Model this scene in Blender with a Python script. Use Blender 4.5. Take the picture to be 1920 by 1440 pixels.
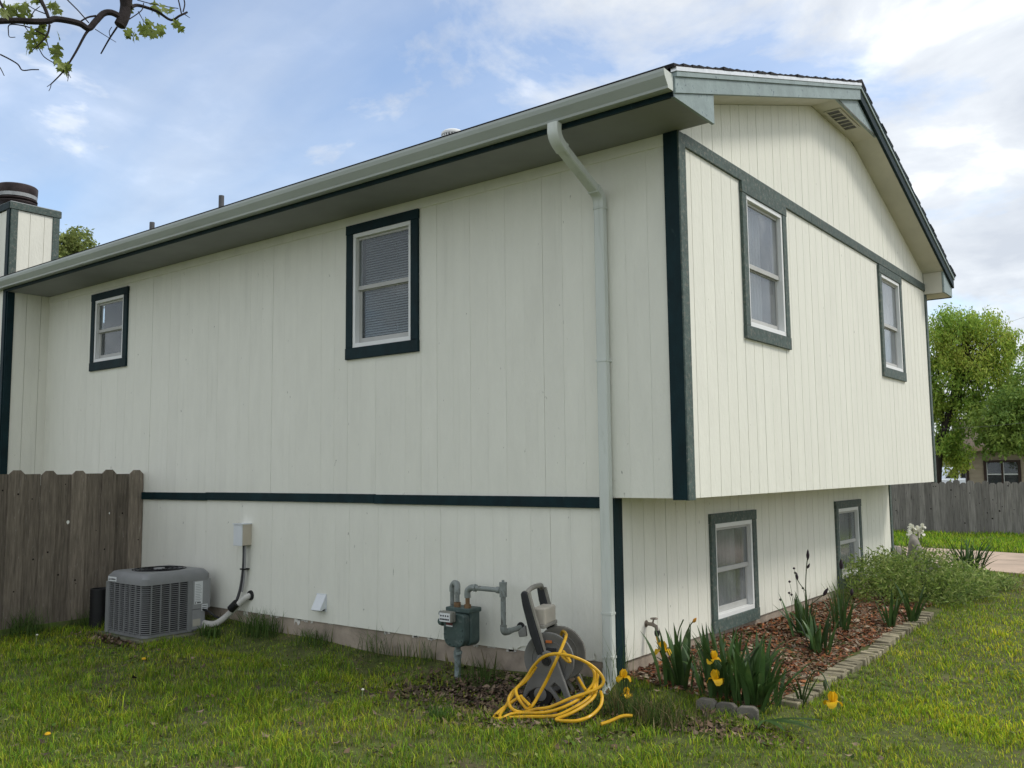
import bpy, bmesh, math, random
import numpy as np
from mathutils import Vector, Matrix

# ------------------------------------------------------------------ camera, sky, sun, exposure
for o in list(bpy.data.objects): bpy.data.objects.remove(o, do_unlink=True)
scene = bpy.context.scene
COL = scene.collection
rnd = random.Random(7)
rng = np.random.default_rng(11)
R = math.radians

CAM = Vector((3.0911, -6.1043, 0.1664))
AX = Vector((0.7901, 0.6129, -0.0108)); AD = Vector((-0.067, 0.069, -0.9953)); AF = Vector((-0.6092, 0.7871, 0.0962))
AF.normalize(); AX = (AX - AX.dot(AF) * AF).normalized(); AD = AF.cross(AX).normalized()
FPX = 1678.73
cd = bpy.data.cameras.new('camera'); cam = bpy.data.objects.new('camera', cd); COL.objects.link(cam)
cd.sensor_width = 36.0; cd.lens = FPX / 1920 * 36.0; cd.clip_start = 0.05; cd.clip_end = 2000
m = Matrix((AX, -AD, -AF)).transposed().to_4x4(); m.translation = CAM
cam.matrix_world = m
scene.camera = cam
scene.cycles.max_bounces = 8; scene.cycles.diffuse_bounces = 4; scene.cycles.transparent_max_bounces = 8
scene.render.resolution_x, scene.render.resolution_y = 1024, 768
vs = scene.view_settings
vs.view_transform = 'Standard'; vs.look = 'None'; vs.gamma = 1.0; vs.use_curve_mapping = False
vs.exposure = 0.74

def P(u, v, t):                                  # a surveyed point: photo pixel and distance along the view axis
    return CAM + t * (AF + AX * ((u - 960) / FPX) + AD * ((v - 720) / FPX))

SUN_DIR = Vector((0.66, 0.42, 0.90)).normalized()           # towards the sun
sun_el = math.asin(SUN_DIR.z); sun_az = math.atan2(SUN_DIR.x, SUN_DIR.y)
sl = bpy.data.lights.new('sun', 'SUN'); sun = bpy.data.objects.new('sun', sl); COL.objects.link(sun)
sl.energy = 1.22; sl.angle = R(14); sl.color = (1.0, 0.955, 0.87)
sun.rotation_euler = (-SUN_DIR).to_track_quat('-Z', 'Y').to_euler()
sun.location = (20, 12, 30)

world = bpy.data.worlds.new('World'); scene.world = world; world.use_nodes = True
wn = world.node_tree; wn.nodes.clear()
def N(t, typ, **kw):
    n = t.nodes.new(typ)
    for k, v in kw.items():
        if k in n.bl_rna.properties.keys() and k != 'inputs': setattr(n, k, v)
        else: n.inputs[k].default_value = v
    return n
def L(t, a, b): t.links.new(a, b)
def math_node(t, op, a, b=None, clamp=False):
    n = t.nodes.new('ShaderNodeMath'); n.operation = op; n.use_clamp = clamp
    for i, x in enumerate((a, b)):
        if x is None: continue
        if isinstance(x, (int, float)): n.inputs[i].default_value = x
        else: t.links.new(x, n.inputs[i])
    return n.outputs[0]
def mix_col(t, fac, a, b, mode='MIX'):
    n = t.nodes.new('ShaderNodeMix'); n.data_type = 'RGBA'; n.blend_type = mode
    for s, x in ((n.inputs[0], fac), (n.inputs[6], a), (n.inputs[7], b)):
        if isinstance(x, (int, float)): s.default_value = x
        elif isinstance(x, (tuple, list)): s.default_value = (*x[:3], 1)
        else: t.links.new(x, s)
    return n.outputs[2]
def ramp(t, fac, stops):
    n = t.nodes.new('ShaderNodeValToRGB'); cr = n.color_ramp
    while len(cr.elements) > 1: cr.elements.remove(cr.elements[-1])
    for i, (p, c) in enumerate(stops):
        e = cr.elements[0] if i == 0 else cr.elements.new(p)
        e.position = p; e.color = (c, c, c, 1) if isinstance(c, (int, float)) else (*c[:3], 1)
    t.links.new(fac, n.inputs[0]); return n.outputs[0]
def noise(t, vec, scale, detail=4.0, rough=0.55, dist=0.0):
    n = t.nodes.new('ShaderNodeTexNoise')
    n.inputs['Scale'].default_value = scale; n.inputs['Detail'].default_value = detail
    n.inputs['Roughness'].default_value = rough; n.inputs['Distortion'].default_value = dist
    if vec is not None: t.links.new(vec, n.inputs['Vector'])
    return n.outputs['Fac']

sky = wn.nodes.new('ShaderNodeTexSky'); sky.sky_type = 'NISHITA'; sky.sun_disc = False
sky.sun_elevation = sun_el; sky.sun_rotation = sun_az; sky.air_density = 1.0; sky.dust_density = 1.6; sky.ozone_density = 1.2
bg1 = wn.nodes.new('ShaderNodeBackground'); bg1.inputs['Strength'].default_value = 0.138
L(wn, sky.outputs[0], bg1.inputs['Color'])
tc = wn.nodes.new('ShaderNodeTexCoord'); sx = wn.nodes.new('ShaderNodeSeparateXYZ'); L(wn, tc.outputs['Generated'], sx.inputs[0])
den = math_node(wn, 'ADD', math_node(wn, 'MAXIMUM', sx.outputs[2], 0.0), 0.22)
cx = wn.nodes.new('ShaderNodeCombineXYZ')
L(wn, math_node(wn, 'DIVIDE', sx.outputs[0], den), cx.inputs[0]); L(wn, math_node(wn, 'DIVIDE', sx.outputs[1], den), cx.inputs[1])
mp = wn.nodes.new('ShaderNodeMapping'); L(wn, cx.outputs[0], mp.inputs[0]); mp.inputs['Location'].default_value = (2.2, 8.8, 1.0)
mp3 = wn.nodes.new('ShaderNodeMapping'); L(wn, cx.outputs[0], mp3.inputs[0]); mp3.inputs['Location'].default_value = (7.3, 2.9, 1.4)
puff = noise(wn, mp.outputs[0], 2.1, 9.0, 0.58, 0.35)
mp2 = wn.nodes.new('ShaderNodeMapping'); L(wn, cx.outputs[0], mp2.inputs[0]); mp2.inputs['Rotation'].default_value = (0, 0, R(28)); mp2.inputs['Scale'].default_value = (0.55, 1.8, 1)
streak = noise(wn, mp2.outputs[0], 1.5, 6.0, 0.5, 0.3)
# broken cloud all round, with one clearer stretch to the north-west (behind the chimney)
dp = wn.nodes.new('ShaderNodeVectorMath'); dp.operation = 'DOT_PRODUCT'; L(wn, tc.outputs['Generated'], dp.inputs[0]); dp.inputs[1].default_value = (-0.80, 0.48, 0.36)
clear = ramp(wn, dp.outputs['Value'], [(0.0, 0.0), (0.80, 0.0), (0.90, 0.45), (0.97, 0.85), (1.0, 1.0)])
bias = math_node(wn, 'SUBTRACT', 0.15, math_node(wn, 'MULTIPLY', clear, 0.26))
cov = math_node(wn, 'ADD', puff, bias)
mask_p = ramp(wn, cov, [(0.0, 0.0), (0.46, 0.0), (0.535, 0.55), (0.62, 0.95), (1.0, 1.0)])
mask_s = ramp(wn, streak, [(0.0, 0.04), (0.38, 0.08), (0.72, 0.46), (1.0, 0.55)])
mask = math_node(wn, 'MAXIMUM', mask_p, mask_s)
shade = noise(wn, mp3.outputs[0], 2.6, 7.0, 0.55, 0.3)
ccol = ramp(wn, shade, [(0.0, (0.46, 0.50, 0.56)), (0.38, (0.48, 0.515, 0.57)), (0.53, (0.63, 0.66, 0.695)), (0.67, (0.98, 0.98, 0.98)), (1.0, (0.98, 0.98, 0.96))])
bg2 = wn.nodes.new('ShaderNodeBackground'); bg2.inputs['Strength'].default_value = 0.86; L(wn, ccol, bg2.inputs['Color'])
ms = wn.nodes.new('ShaderNodeMixShader'); L(wn, mask, ms.inputs[0]); L(wn, bg1.outputs[0], ms.inputs[1]); L(wn, bg2.outputs[0], ms.inputs[2])
wo = wn.nodes.new('ShaderNodeOutputWorld'); L(wn, ms.outputs[0], wo.inputs[0])

# ------------------------------------------------------------------ helpers
def S(r, g, b):
    f = lambda c: (c / 12.92 if c <= 0.04045 else ((c + 0.055) / 1.055) ** 2.4)
    return tuple(f(x / 255) for x in (r, g, b))
MATS = {}
def mat(name, col, rough=0.6, var=0.12, vscale=6.0, stretch=(1, 1, 1), bump=0.0, bscale=40.0, metal=0.0, spec=0.35,
        col2=None, c2=(0.5, 0.65), c2scale=4.0, c2stretch=None, attr=None, trans=0.0, coat=0.0, bstretch=None, objrand=0.0, specks=None):
    if name in MATS: return MATS[name]
    mt = bpy.data.materials.new(name); mt.use_nodes = True; t = mt.node_tree
    b = t.nodes['Principled BSDF']; b.inputs['Roughness'].default_value = rough; b.inputs['Metallic'].default_value = metal
    b.inputs['Specular IOR Level'].default_value = spec
    tcn = t.nodes.new('ShaderNodeTexCoord')
    def mapped(st):
        mm = t.nodes.new('ShaderNodeMapping'); mm.inputs['Scale'].default_value = st
        L(t, tcn.outputs['Object'], mm.inputs[0])
        if objrand:
            oi = t.nodes.new('ShaderNodeObjectInfo'); cxx = t.nodes.new('ShaderNodeCombineXYZ')
            L(t, math_node(t, 'MULTIPLY', oi.outputs['Random'], 37.0), cxx.inputs[0]); L(t, math_node(t, 'MULTIPLY', oi.outputs['Random'], 91.0), cxx.inputs[2])
            L(t, cxx.outputs[0], mm.inputs['Location'])
        return mm.outputs[0]
    v = mapped(stretch)
    f = noise(t, v, vscale, 5.0, 0.6)
    base = col
    if attr:
        a = t.nodes.new('ShaderNodeAttribute'); a.attribute_name = attr
        base = a.outputs['Color']
    if col2 is not None:
        f2 = noise(t, mapped(c2stretch or stretch), c2scale, 6.0, 0.62, 0.4)
        base = mix_col(t, ramp(t, f2, [(0, 0.0), (c2[0], 0.0), (c2[1], 1.0), (1, 1.0)]), base, col2)
    if specks is not None:                           # small nicks, nail heads and grime spots in the paint
        f3 = noise(t, mapped((1, 1, 0.45)), 24.0, 3.0, 0.5, 0.2)
        base = mix_col(t, ramp(t, f3, [(0, 0.0), (0.735, 0.0), (0.775, 0.75), (1, 1.0)]), base, specks)
        f4 = noise(t, mapped((9, 9, 0.35)), 1.3, 5.0, 0.6, 0.2)
        base = mix_col(t, ramp(t, f4, [(0, 0.0), (0.60, 0.0), (0.80, 0.30), (1, 0.30)]), base, (0.52, 0.52, 0.45))
    lo, hi = 1 - var * 1.3, 1 + var
    g = ramp(t, f, [(0.0, (lo,) * 3), (0.3, (lo,) * 3), (0.7, (hi,) * 3), (1, (hi,) * 3)])
    c = mix_col(t, 1.0, base, g, 'MULTIPLY')
    if objrand:
        oi = t.nodes.new('ShaderNodeObjectInfo')
        g2 = ramp(t, oi.outputs['Random'], [(0, (1 - objrand,) * 3), (1, (1 + objrand * 0.6,) * 3)])
        c = mix_col(t, 1.0, c, g2, 'MULTIPLY')
    L(t, c, b.inputs['Base Color'])
    if bump:
        bn = t.nodes.new('ShaderNodeBump'); bn.inputs['Strength'].default_value = min(1.0, bump); bn.inputs['Distance'].default_value = 0.01
        L(t, noise(t, mapped(bstretch or stretch), bscale, 5.0, 0.6), bn.inputs['Height']); L(t, bn.outputs[0], b.inputs['Normal'])
    if coat: b.inputs['Coat Weight'].default_value = coat
    if trans:
        tr = t.nodes.new('ShaderNodeBsdfTranslucent'); L(t, c, tr.inputs[0])
        mx = t.nodes.new('ShaderNodeMixShader'); mx.inputs[0].default_value = trans
        L(t, b.outputs[0], mx.inputs[1]); L(t, tr.outputs[0], mx.inputs[2]); L(t, mx.outputs[0], t.nodes['Material Output'].inputs[0])
    MATS[name] = mt; return mt

class MB:
    def __init__(s): s.v = []; s.f = []
    def poly(s, pts):
        n = len(s.v); s.v += [tuple(p) for p in pts]; s.f.append(tuple(range(n, n + len(pts)))); return s
    def hexa(s, p):      # 8 points, bottom loop 0-3 and top loop 4-7
        n = len(s.v); s.v += [tuple(q) for q in p]
        s.f += [tuple(n + i for i in q) for q in ((3, 2, 1, 0), (4, 5, 6, 7), (0, 1, 5, 4), (1, 2, 6, 5), (2, 3, 7, 6), (3, 0, 4, 7))]; return s
    def box(s, x0, x1, y0, y1, z0, z1):
        return s.hexa([(x0, y0, z0), (x1, y0, z0), (x1, y1, z0), (x0, y1, z0), (x0, y0, z1), (x1, y0, z1), (x1, y1, z1), (x0, y1, z1)])
    def obox(s, c, ax, ay, az):   # centre and half-axis vectors
        c, ax, ay, az = map(Vector, (c, ax, ay, az))
        return s.hexa([c - ax - ay - az, c + ax - ay - az, c + ax + ay - az, c - ax + ay - az, c - ax - ay + az, c + ax - ay + az, c + ax + ay + az, c - ax + ay + az])
    def prism(s, poly, ext):      # closed polygon extruded by a vector
        n = len(s.v); k = len(poly); e = Vector(ext)
        s.v += [tuple(p) for p in poly] + [tuple(Vector(p) + e) for p in poly]
        s.f.append(tuple(range(n, n + k))); s.f.append(tuple(range(n + 2 * k - 1, n + k - 1, -1)))
        for i in range(k):
            j = (i + 1) % k; s.f.append((n + i, n + k + i, n + k + j, n + j))
        return s
    def tube(s, pts, r, seg=8, cap=True, flat=None):
        pts = [Vector(p) for p in pts]; rs = r if isinstance(r, (list, tuple)) else [r] * len(pts)
        n0 = len(s.v); up = None
        for i, p in enumerate(pts):
            d = ((pts[min(i + 1, len(pts) - 1)] - p).normalized() + (p - pts[max(i - 1, 0)]).normalized())
            d = d.normalized() if d.length > 1e-6 else Vector((0, 0, 1))
            if up is None:
                up = Vector((0, 0, 1)) if abs(d.z) < 0.9 else Vector((1, 0, 0))
            a = d.cross(up).normalized(); b = a.cross(d).normalized(); up = b
            for k in range(seg):
                w = 2 * math.pi * k / seg
                s.v.append(tuple(p + a * (rs[i] * math.cos(w)) + b * (rs[i] * math.sin(w))))
        for i in range(len(pts) - 1):
            for k in range(seg):
                q = n0 + i * seg; kk = (k + 1) % seg
                s.f.append((q + k, q + seg + k, q + seg + kk, q + kk))
        if cap:
            s.f.append(tuple(n0 + k for k in range(seg))); e = n0 + (len(pts) - 1) * seg
            s.f.append(tuple(e + k for k in range(seg - 1, -1, -1)))
        return s
    def lathe(s, prof, c, axis=(0, 0, 1), seg=24):
        axis = Vector(axis).normalized(); t = Vector((1, 0, 0)) if abs(axis.x) < 0.9 else Vector((0, 1, 0))
        a = axis.cross(t).normalized(); b = axis.cross(a); c = Vector(c); n0 = len(s.v)
        for r, h in prof:
            for k in range(seg):
                w = 2 * math.pi * k / seg
                s.v.append(tuple(c + axis * h + a * (r * math.cos(w)) + b * (r * math.sin(w))))
        for i in range(len(prof) - 1):
            for k in range(seg):
                q = n0 + i * seg; kk = (k + 1) % seg
                s.f.append((q + k, q + kk, q + seg + kk, q + seg + k))
        if prof[0][0] > 1e-5: s.f.append(tuple(n0 + k for k in range(seg - 1, -1, -1)))
        if prof[-1][0] > 1e-5: s.f.append(tuple(n0 + (len(prof) - 1) * seg + k for k in range(seg)))
        return s
    def mesh(s, name, m, smooth=False):
        me = bpy.data.meshes.new(name); me.from_pydata(s.v, [], s.f); me.validate()
        bm = bmesh.new(); bm.from_mesh(me); bmesh.ops.recalc_face_normals(bm, faces=bm.faces); bm.to_mesh(me); bm.free()
        if smooth:
            me.polygons.foreach_set('use_smooth', [True] * len(me.polygons))
        me.materials.append(m); return me
    def build(s, name, m, parent=None, smooth=False, bevel=0.0, loc=None, auto=None):
        me = s.mesh(name, m, smooth); o = link(name, me, parent, loc)
        if smooth and auto is None: auto = 40
        if smooth:
            try: me.set_sharp_from_angle(angle=R(auto))
            except Exception: pass
        if bevel:
            b = o.modifiers.new('bevel', 'BEVEL'); b.width = bevel; b.segments = 2; b.limit_method = 'ANGLE'; b.angle_limit = R(40)
        return o
def link(name, me, parent=None, loc=None):
    o = bpy.data.objects.new(name, me); COL.objects.link(o)
    if parent is not None: o.parent = parent
    if loc is not None: o.location = loc
    return o
def tag(o, label=None, cat=None, group=None, kind=None):
    if label: o['label'] = label
    if cat: o['category'] = cat
    if group: o['group'] = group
    if kind: o['kind'] = kind
    return o
def thing(name, label, cat, group=None, loc=(0, 0, 0), rz=0.0):
    o = bpy.data.objects.new(name, None); COL.objects.link(o); o.location = loc; o.rotation_euler[2] = rz; o.empty_display_size = 0.1
    return tag(o, label, cat, group)
def copy_tree(o, parent=None):
    c = o.copy(); COL.objects.link(c); c.parent = parent
    for ch in list(o.children): copy_tree(ch, c)
    return c
def tri_mesh(name, verts, tris, m, parent=None, cols=None, smooth=False):
    verts = np.asarray(verts, np.float32); tris = np.asarray(tris, np.int32)
    me = bpy.data.meshes.new(name); nf = len(tris)
    me.vertices.add(len(verts)); me.vertices.foreach_set('co', verts.ravel())
    me.loops.add(nf * 3); me.loops.foreach_set('vertex_index', tris.ravel())
    me.polygons.add(nf); me.polygons.foreach_set('loop_start', np.arange(0, nf * 3, 3, dtype=np.int32))
    try: me.polygons.foreach_set('loop_total', np.full(nf, 3, np.int32))
    except Exception: pass
    me.update(calc_edges=True)
    if cols is not None:
        a = me.color_attributes.new('col', 'FLOAT_COLOR', 'POINT')
        c4 = np.ones((len(verts), 4), np.float32); c4[:, :3] = cols; a.data.foreach_set('color', c4.ravel())
    if smooth: me.polygons.foreach_set('use_smooth', [True] * nf)
    me.materials.append(m)
    return link(name, me, parent)
def smooth_path(pts, n=6):
    pts = [Vector(p) for p in pts]; out = []
    for i in range(len(pts) - 1):
        p0 = pts[max(i - 1, 0)]; p1 = pts[i]; p2 = pts[i + 1]; p3 = pts[min(i + 2, len(pts) - 1)]
        for k in range(n):
            t = k / n
            out.append(0.5 * ((2 * p1) + (p2 - p0) * t + (2 * p0 - 5 * p1 + 4 * p2 - p3) * t * t + (3 * p1 - p0 - 3 * p2 + p3) * t ** 3))
    out.append(pts[-1]); return out

# ------------------------------------------------------------------ materials
CREAM = (0.795, 0.790, 0.700)
M = dict(
    siding=mat('cream_siding_paint', CREAM, 0.62, 0.025, 5.0, (1.5, 1.5, 0.35), bump=0.55, bscale=22, bstretch=(1.6, 1.6, 0.55), col2=(0.735, 0.728, 0.645), c2=(0.50, 0.85), c2scale=1.1, c2stretch=(1.0, 1.0, 0.5), objrand=0.012, specks=(0.30, 0.29, 0.25)),
    cream=mat('cream_trim_paint', CREAM, 0.6, 0.05, 4.0, bump=0.08, bscale=60),
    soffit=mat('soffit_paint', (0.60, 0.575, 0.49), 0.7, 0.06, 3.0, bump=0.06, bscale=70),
    eave=mat('shaded_eave_soffit', (0.285, 0.29, 0.305), 0.75, 0.08, 2.0),  # soffit paint darkened so the colour carries the shade under the eave
    dark=mat('dark_green_paint', (0.0035, 0.020, 0.025), 0.6, 0.25, 9.0, (1, 1, 0.5), bump=0.25, bscale=50, col2=(0.03, 0.055, 0.055), c2=(0.66, 0.76), c2scale=16, spec=0.2),
    faded=mat('faded_green_paint', (0.075, 0.108, 0.097), 0.65, 0.2, 22.0, bump=0.5, bscale=70, col2=(0.17, 0.175, 0.152), c2=(0.52, 0.66), c2scale=30, objrand=0.12),
    pale=mat('bleached_green_paint', (0.27, 0.335, 0.335), 0.6, 0.12, 8.0, bump=0.25, bscale=40, col2=(0.10, 0.13, 0.15), c2=(0.60, 0.68), c2scale=16),
    gutter=mat('gutter_enamel', (0.41, 0.445, 0.42), 0.42, 0.08, 3.0, (0.3, 1, 1), bump=0.03, bscale=30, col2=(0.34, 0.39, 0.34), c2=(0.55, 0.8), c2scale=6, c2stretch=(0.3, 1, 3)),
    spout=mat('downspout_enamel', (0.60, 0.635, 0.59), 0.45, 0.06, 4.0, (1, 1, 0.3), col2=(0.42, 0.46, 0.40), c2=(0.55, 0.8), c2scale=5, c2stretch=(2, 2, 0.3)),
    vinyl=mat('white_vinyl', (0.78, 0.79, 0.78), 0.38, 0.03, 4.0),
    greyvinyl=mat('dull_sash', (0.46, 0.46, 0.44), 0.5, 0.06, 4.0),
    found=mat('concrete_foundation', (0.36, 0.30, 0.24), 0.9, 0.18, 4.0, bump=0.5, bscale=28, col2=(0.22, 0.185, 0.15), c2=(0.5, 0.7), c2scale=2.5),
    peel=mat('peeling_white_paint', (0.62, 0.60, 0.55), 0.8, 0.1, 10),
    shingle=mat('asphalt_shingle', (0.035, 0.033, 0.036), 0.95, 0.35, 30, bump=0.8, bscale=180, objrand=0.2),
    metal=mat('drip_edge_metal', (0.74, 0.76, 0.76), 0.35, 0.1, 12, metal=0.6, col2=(0.36, 0.40, 0.36), c2=(0.62, 0.7), c2scale=18),
    galv=mat('galvanised_metal', (0.36, 0.37, 0.37), 0.5, 0.2, 12, metal=0.55),
    soot=mat('sooty_cap_metal', (0.055, 0.04, 0.04), 0.55, 0.35, 8, metal=0.3),
    pipegrey=mat('grey_vent_pipe', (0.10, 0.10, 0.105), 0.6, 0.15, 10),
    black=mat('black_rubber', (0.012, 0.012, 0.013), 0.5, 0.2, 10),
    inside=mat('dark_interior', (0.022, 0.024, 0.026), 0.9, 0.1, 3),
    blind=mat('grey_blind', (0.30, 0.32, 0.32), 0.6, 0.05, 3),
    curtain=mat('grey_curtain', (0.40, 0.41, 0.40), 0.9, 0.12, 3.0, (1, 1, 0.2)),
)
def glass_mat(name, tint, reflect=0.16, dull=0.25, rough=0.03):
    mt = bpy.data.materials.new(name); mt.use_nodes = True; t = mt.node_tree; t.nodes.clear()
    out = t.nodes.new('ShaderNodeOutputMaterial')
    tr = t.nodes.new('ShaderNodeBsdfTransparent'); tr.inputs[0].default_value = (*tint, 1)
    gl = t.nodes.new('ShaderNodeBsdfGlossy'); gl.inputs['Roughness'].default_value = rough; gl.inputs[0].default_value = (0.9, 0.94, 0.97, 1)
    df = t.nodes.new('ShaderNodeBsdfDiffuse'); df.inputs[0].default_value = (0.42, 0.43, 0.43, 1)
    lw = t.nodes.new('ShaderNodeLayerWeight'); lw.inputs['Blend'].default_value = 0.5
    fres = math_node(t, 'ADD', math_node(t, 'MULTIPLY', math_node(t, 'POWER', lw.outputs['Facing'], 4.0), 0.5), 0.025)
    tcn = t.nodes.new('ShaderNodeTexCoord')
    dirt = ramp(t, noise(t, tcn.outputs['Object'], 3.5, 6.0, 0.6, 0.3), [(0, dull * 0.5), (0.5, dull * 0.8), (0.75, min(1, dull * 1.9)), (1, min(1, dull * 2.2))])
    m1 = t.nodes.new('ShaderNodeMixShader'); L(t, dirt, m1.inputs[0]); L(t, tr.outputs[0], m1.inputs[1]); L(t, df.outputs[0], m1.inputs[2])
    m2 = t.nodes.new('ShaderNodeMixShader'); L(t, math_node(t, 'ADD', fres, reflect, True), m2.inputs[0])
    L(t, m1.outputs[0], m2.inputs[1]); L(t, gl.outputs[0], m2.inputs[2]); L(t, m2.outputs[0], out.inputs[0])
    return mt
M['glass'] = glass_mat('window_glass', (0.86, 0.89, 0.90), 0.01, 0.07)
M['screened'] = glass_mat('screened_glass', (0.84, 0.86, 0.87), 0.03, 0.22, 0.12)
# ------------------------------------------------------------------ ground height
XL, YW = -0.645, 7.637          # lower gable plane and house depth
GZ = -1.58
def ground_z(x, y):
    z = GZ + 0.018 * math.sin(1.7 * x + 0.6) * math.cos(1.3 * y) + 0.010 * math.sin(4.1 * x + 2.2 * y)
    if y > 12: z -= min(0.16, (y - 12) * 0.02)
    if x < -0.7: z -= 0.14 * max(0.0, 1 - abs(y + 0.1) / 1.1) * max(0.0, 1 - abs(x + 3.1) / 2.4)   # slight dip along the wall
    if x < 1.0 and -0.45 < y < 6.5:                 # planting bed banked up against the gable wall
        k = max(0.0, min(1.0, (0.62 - x) / 1.2)) * max(0.0, min(1.0, (y + 0.45) / 0.5)) * max(0.0, min(1.0, (6.5 - y) / 0.6))
        z += 0.15 * k
    return z

# ------------------------------------------------------------------ the house
house = thing('house', 'cream two-storey house with dark green trim, its upper floor overhanging at the gable end', 'house')
class Fr:                       # wall frame: u along the wall, n outwards
    def __init__(s, kind, off): s.k, s.o = kind, off
    def p(s, u, n, z):
        return {'L': (u, s.o - n, z), 'G': (s.o + n, u, z), 'B': (u, s.o + n, z), 'W': (s.o - n, u, z)}[s.k]
    def box(s, mb, u0, u1, n0, n1, z0, z1):
        return mb.hexa([s.p(u0, n0, z0), s.p(u1, n0, z0), s.p(u1, n1, z0), s.p(u0, n1, z0), s.p(u0, n0, z1), s.p(u1, n0, z1), s.p(u1, n1, z1), s.p(u0, n1, z1)])
    def prism(s, mb, uz, n0, n1):
        return mb.prism([s.p(u, n0, z) for u, z in uz], Vector(s.p(0, n1, 0)) - Vector(s.p(0, n0, 0)))

RY, RS, SL, SR, FLAT = 3.83, 4.21, 0.32, 0.345, 3.98        # ridge, soffit apex, slopes, flat apex soffit
def zS(y): return RS - (SL * (RY - y) if y < RY else SR * (y - RY))
def gable_top(y): return min(zS(y), FLAT)

def cut(u0, u1, zlo, ztop, holes):
    """rectangular strips [u0,u1] around the holes; ztop is a function"""
    us = sorted({u0, u1} | {h[i] for h in holes for i in (0, 1) if u0 < h[i] < u1}); out = []
    for a, b in zip(us[:-1], us[1:]):
        mid = (a + b) / 2; hs = sorted((h for h in holes if h[0] < mid < h[1]), key=lambda h: h[2]); z = zlo
        for h in hs:
            if h[2] > z + 0.005: out.append([(a, z), (b, z), (b, h[2]), (a, h[2])])
            z = h[3]
        if min(ztop(a), ztop(b)) > z + 0.005: out.append([(a, z), (b, z), (b, ztop(b)), (a, ztop(a))])
    return out
MESH = {}
def make_wall(fr, u0, u1, zlo, ztop, holes, phase, gap=0.008, pitch=0.2032, thick=0.10, jag=None, breaks=()):
    if not callable(ztop): zt = ztop; ztop = lambda a: zt
    mb = MB(); bu = sorted({u0, u1, *[b for b in breaks if u0 < b < u1]})
    for a, b in zip(bu[:-1], bu[1:]):
        for q in cut(a, b, zlo, ztop, holes): fr.prism(mb, q, -thick, 0.0)
    w = mb.build('wall', M['cream'], house)
    k = math.floor((u0 - phase) / pitch)
    edges = []
    while phase + k * pitch < u1:
        a, b = max(u0, phase + k * pitch), min(u1, phase + (k + 1) * pitch); k += 1
        if b - a > 0.03: edges.append((a, b))
    for a, b in edges:
        ga, gb = [((0.0016 if gap < .003 else 0.0036) if abs(((e - phase) / pitch) / 6 - round(((e - phase) / pitch) / 6)) < .02 else gap / 2) for e in (a, b)]
        a2, b2 = a + ga, b - gb
        parts = cut(a2, b2, zlo, ztop, holes)
        if not parts: continue
        for q in parts:
            mb = MB()
            if jag and q[0][1] == zlo and a2 > jag[0]:
                n = 5; low = [(q[0][0] + (q[1][0] - q[0][0]) * i / n, zlo + max(0.0, rnd.uniform(-0.02, 0.075)) * (0.6 if i % 2 else 1)) for i in range(n + 1)]
                q = low + [q[2], q[3]]
            q = [(uu - a, zz - zlo) for uu, zz in q]
            base = Fr(fr.k, 0.0)
            base.prism(mb, q, -0.004, 0.013 + rnd.uniform(-0.0008, 0.0008))
            mb.build('siding_board', M['siding'], w, loc=fr.p(a, 0, zlo))
    return w
def trim(fr, u0, u1, n0, n1, z0, z1, m, parent=house, name='trim_board', bevel=0.003):
    mb = MB(); fr.box(mb, u0, u1, n0, n1, z0, z1); return mb.build(name, m, parent, bevel=bevel)

FL, FG, FGL = Fr('L', 0.0), Fr('G', 0.0), Fr('G', XL)
ZB, ZT, ZBOT = -0.055, 2.77, -1.335
W1 = (-3.727, -2.723, 1.294, 2.670); W2 = (-8.897, -7.960, 1.573, 2.631)
WA = (1.137, 2.172, 1.275, 2.660); WB = (5.253, 6.269, 1.265, 2.650)
WC = (1.672, 2.732, -1.352, -0.258); WD = (5.220, 6.233, -1.338, -0.260)
hole = lambda w, e=0.05: (w[0] + e, w[1] - e, w[2] + e, w[3] - e)
FZ = 2.672
make_wall(FL, -10.19, 0.0, ZB, ZT, [hole(W1), hole(W2)], -1.2807, gap=0.0014)
make_wall(FL, -10.19, XL, ZBOT, ZB - 0.004, [], -1.24, gap=0.0014, jag=(-1.75, 0))
make_wall(FG, 0.07, YW, ZB, 2.715, [hole(WA), hole(WB)], 0.01, gap=0.0065, pitch=0.1905)
make_wall(FG, -0.0, YW, 2.719, gable_top, [], 0.05, gap=0.006, pitch=0.1905, breaks=(RY - (RS - FLAT) / SL, RY + (RS - FLAT) / SR))
make_wall(FGL, 0.1, YW + 0.08, ZBOT, ZB - 0.004, [hole(WC), hole(WD)], 0.08, gap=0.006, pitch=0.1905)
# unseen sides of the shell
trim(Fr('B', YW - 0.1), -12.6, -0.1, 0.0, 0.1, -0.05, 2.9, M['cream'], name='wall', bevel=0)
trim(Fr('B', YW - 0.02), -12.6, XL - 0.1, 0.0, 0.1, -1.7, -0.06, M['cream'], name='wall', bevel=0)
trim(Fr('W', -12.5), 0.0, YW - 0.1, 0.0, 0.1, -1.7, 2.9, M['cream'], name='wall', bevel=0)
trim(FL, -12.6, -10.195, -0.1, 0.0, -1.7, 2.77, M['cream'], name='wall', bevel=0)
mb = MB(); mb.box(XL, -0.11, 0.01, YW + 0.08, ZB + 0.004, ZB + 0.03); mb.build('overhang_soffit', M['soffit'], house)
mb = MB(); mb.box(-12.4, -0.12, 0.12, YW - 0.12, ZB + 0.04, ZB + 0.1); mb.build('floor_deck', M['inside'], house)
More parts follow.
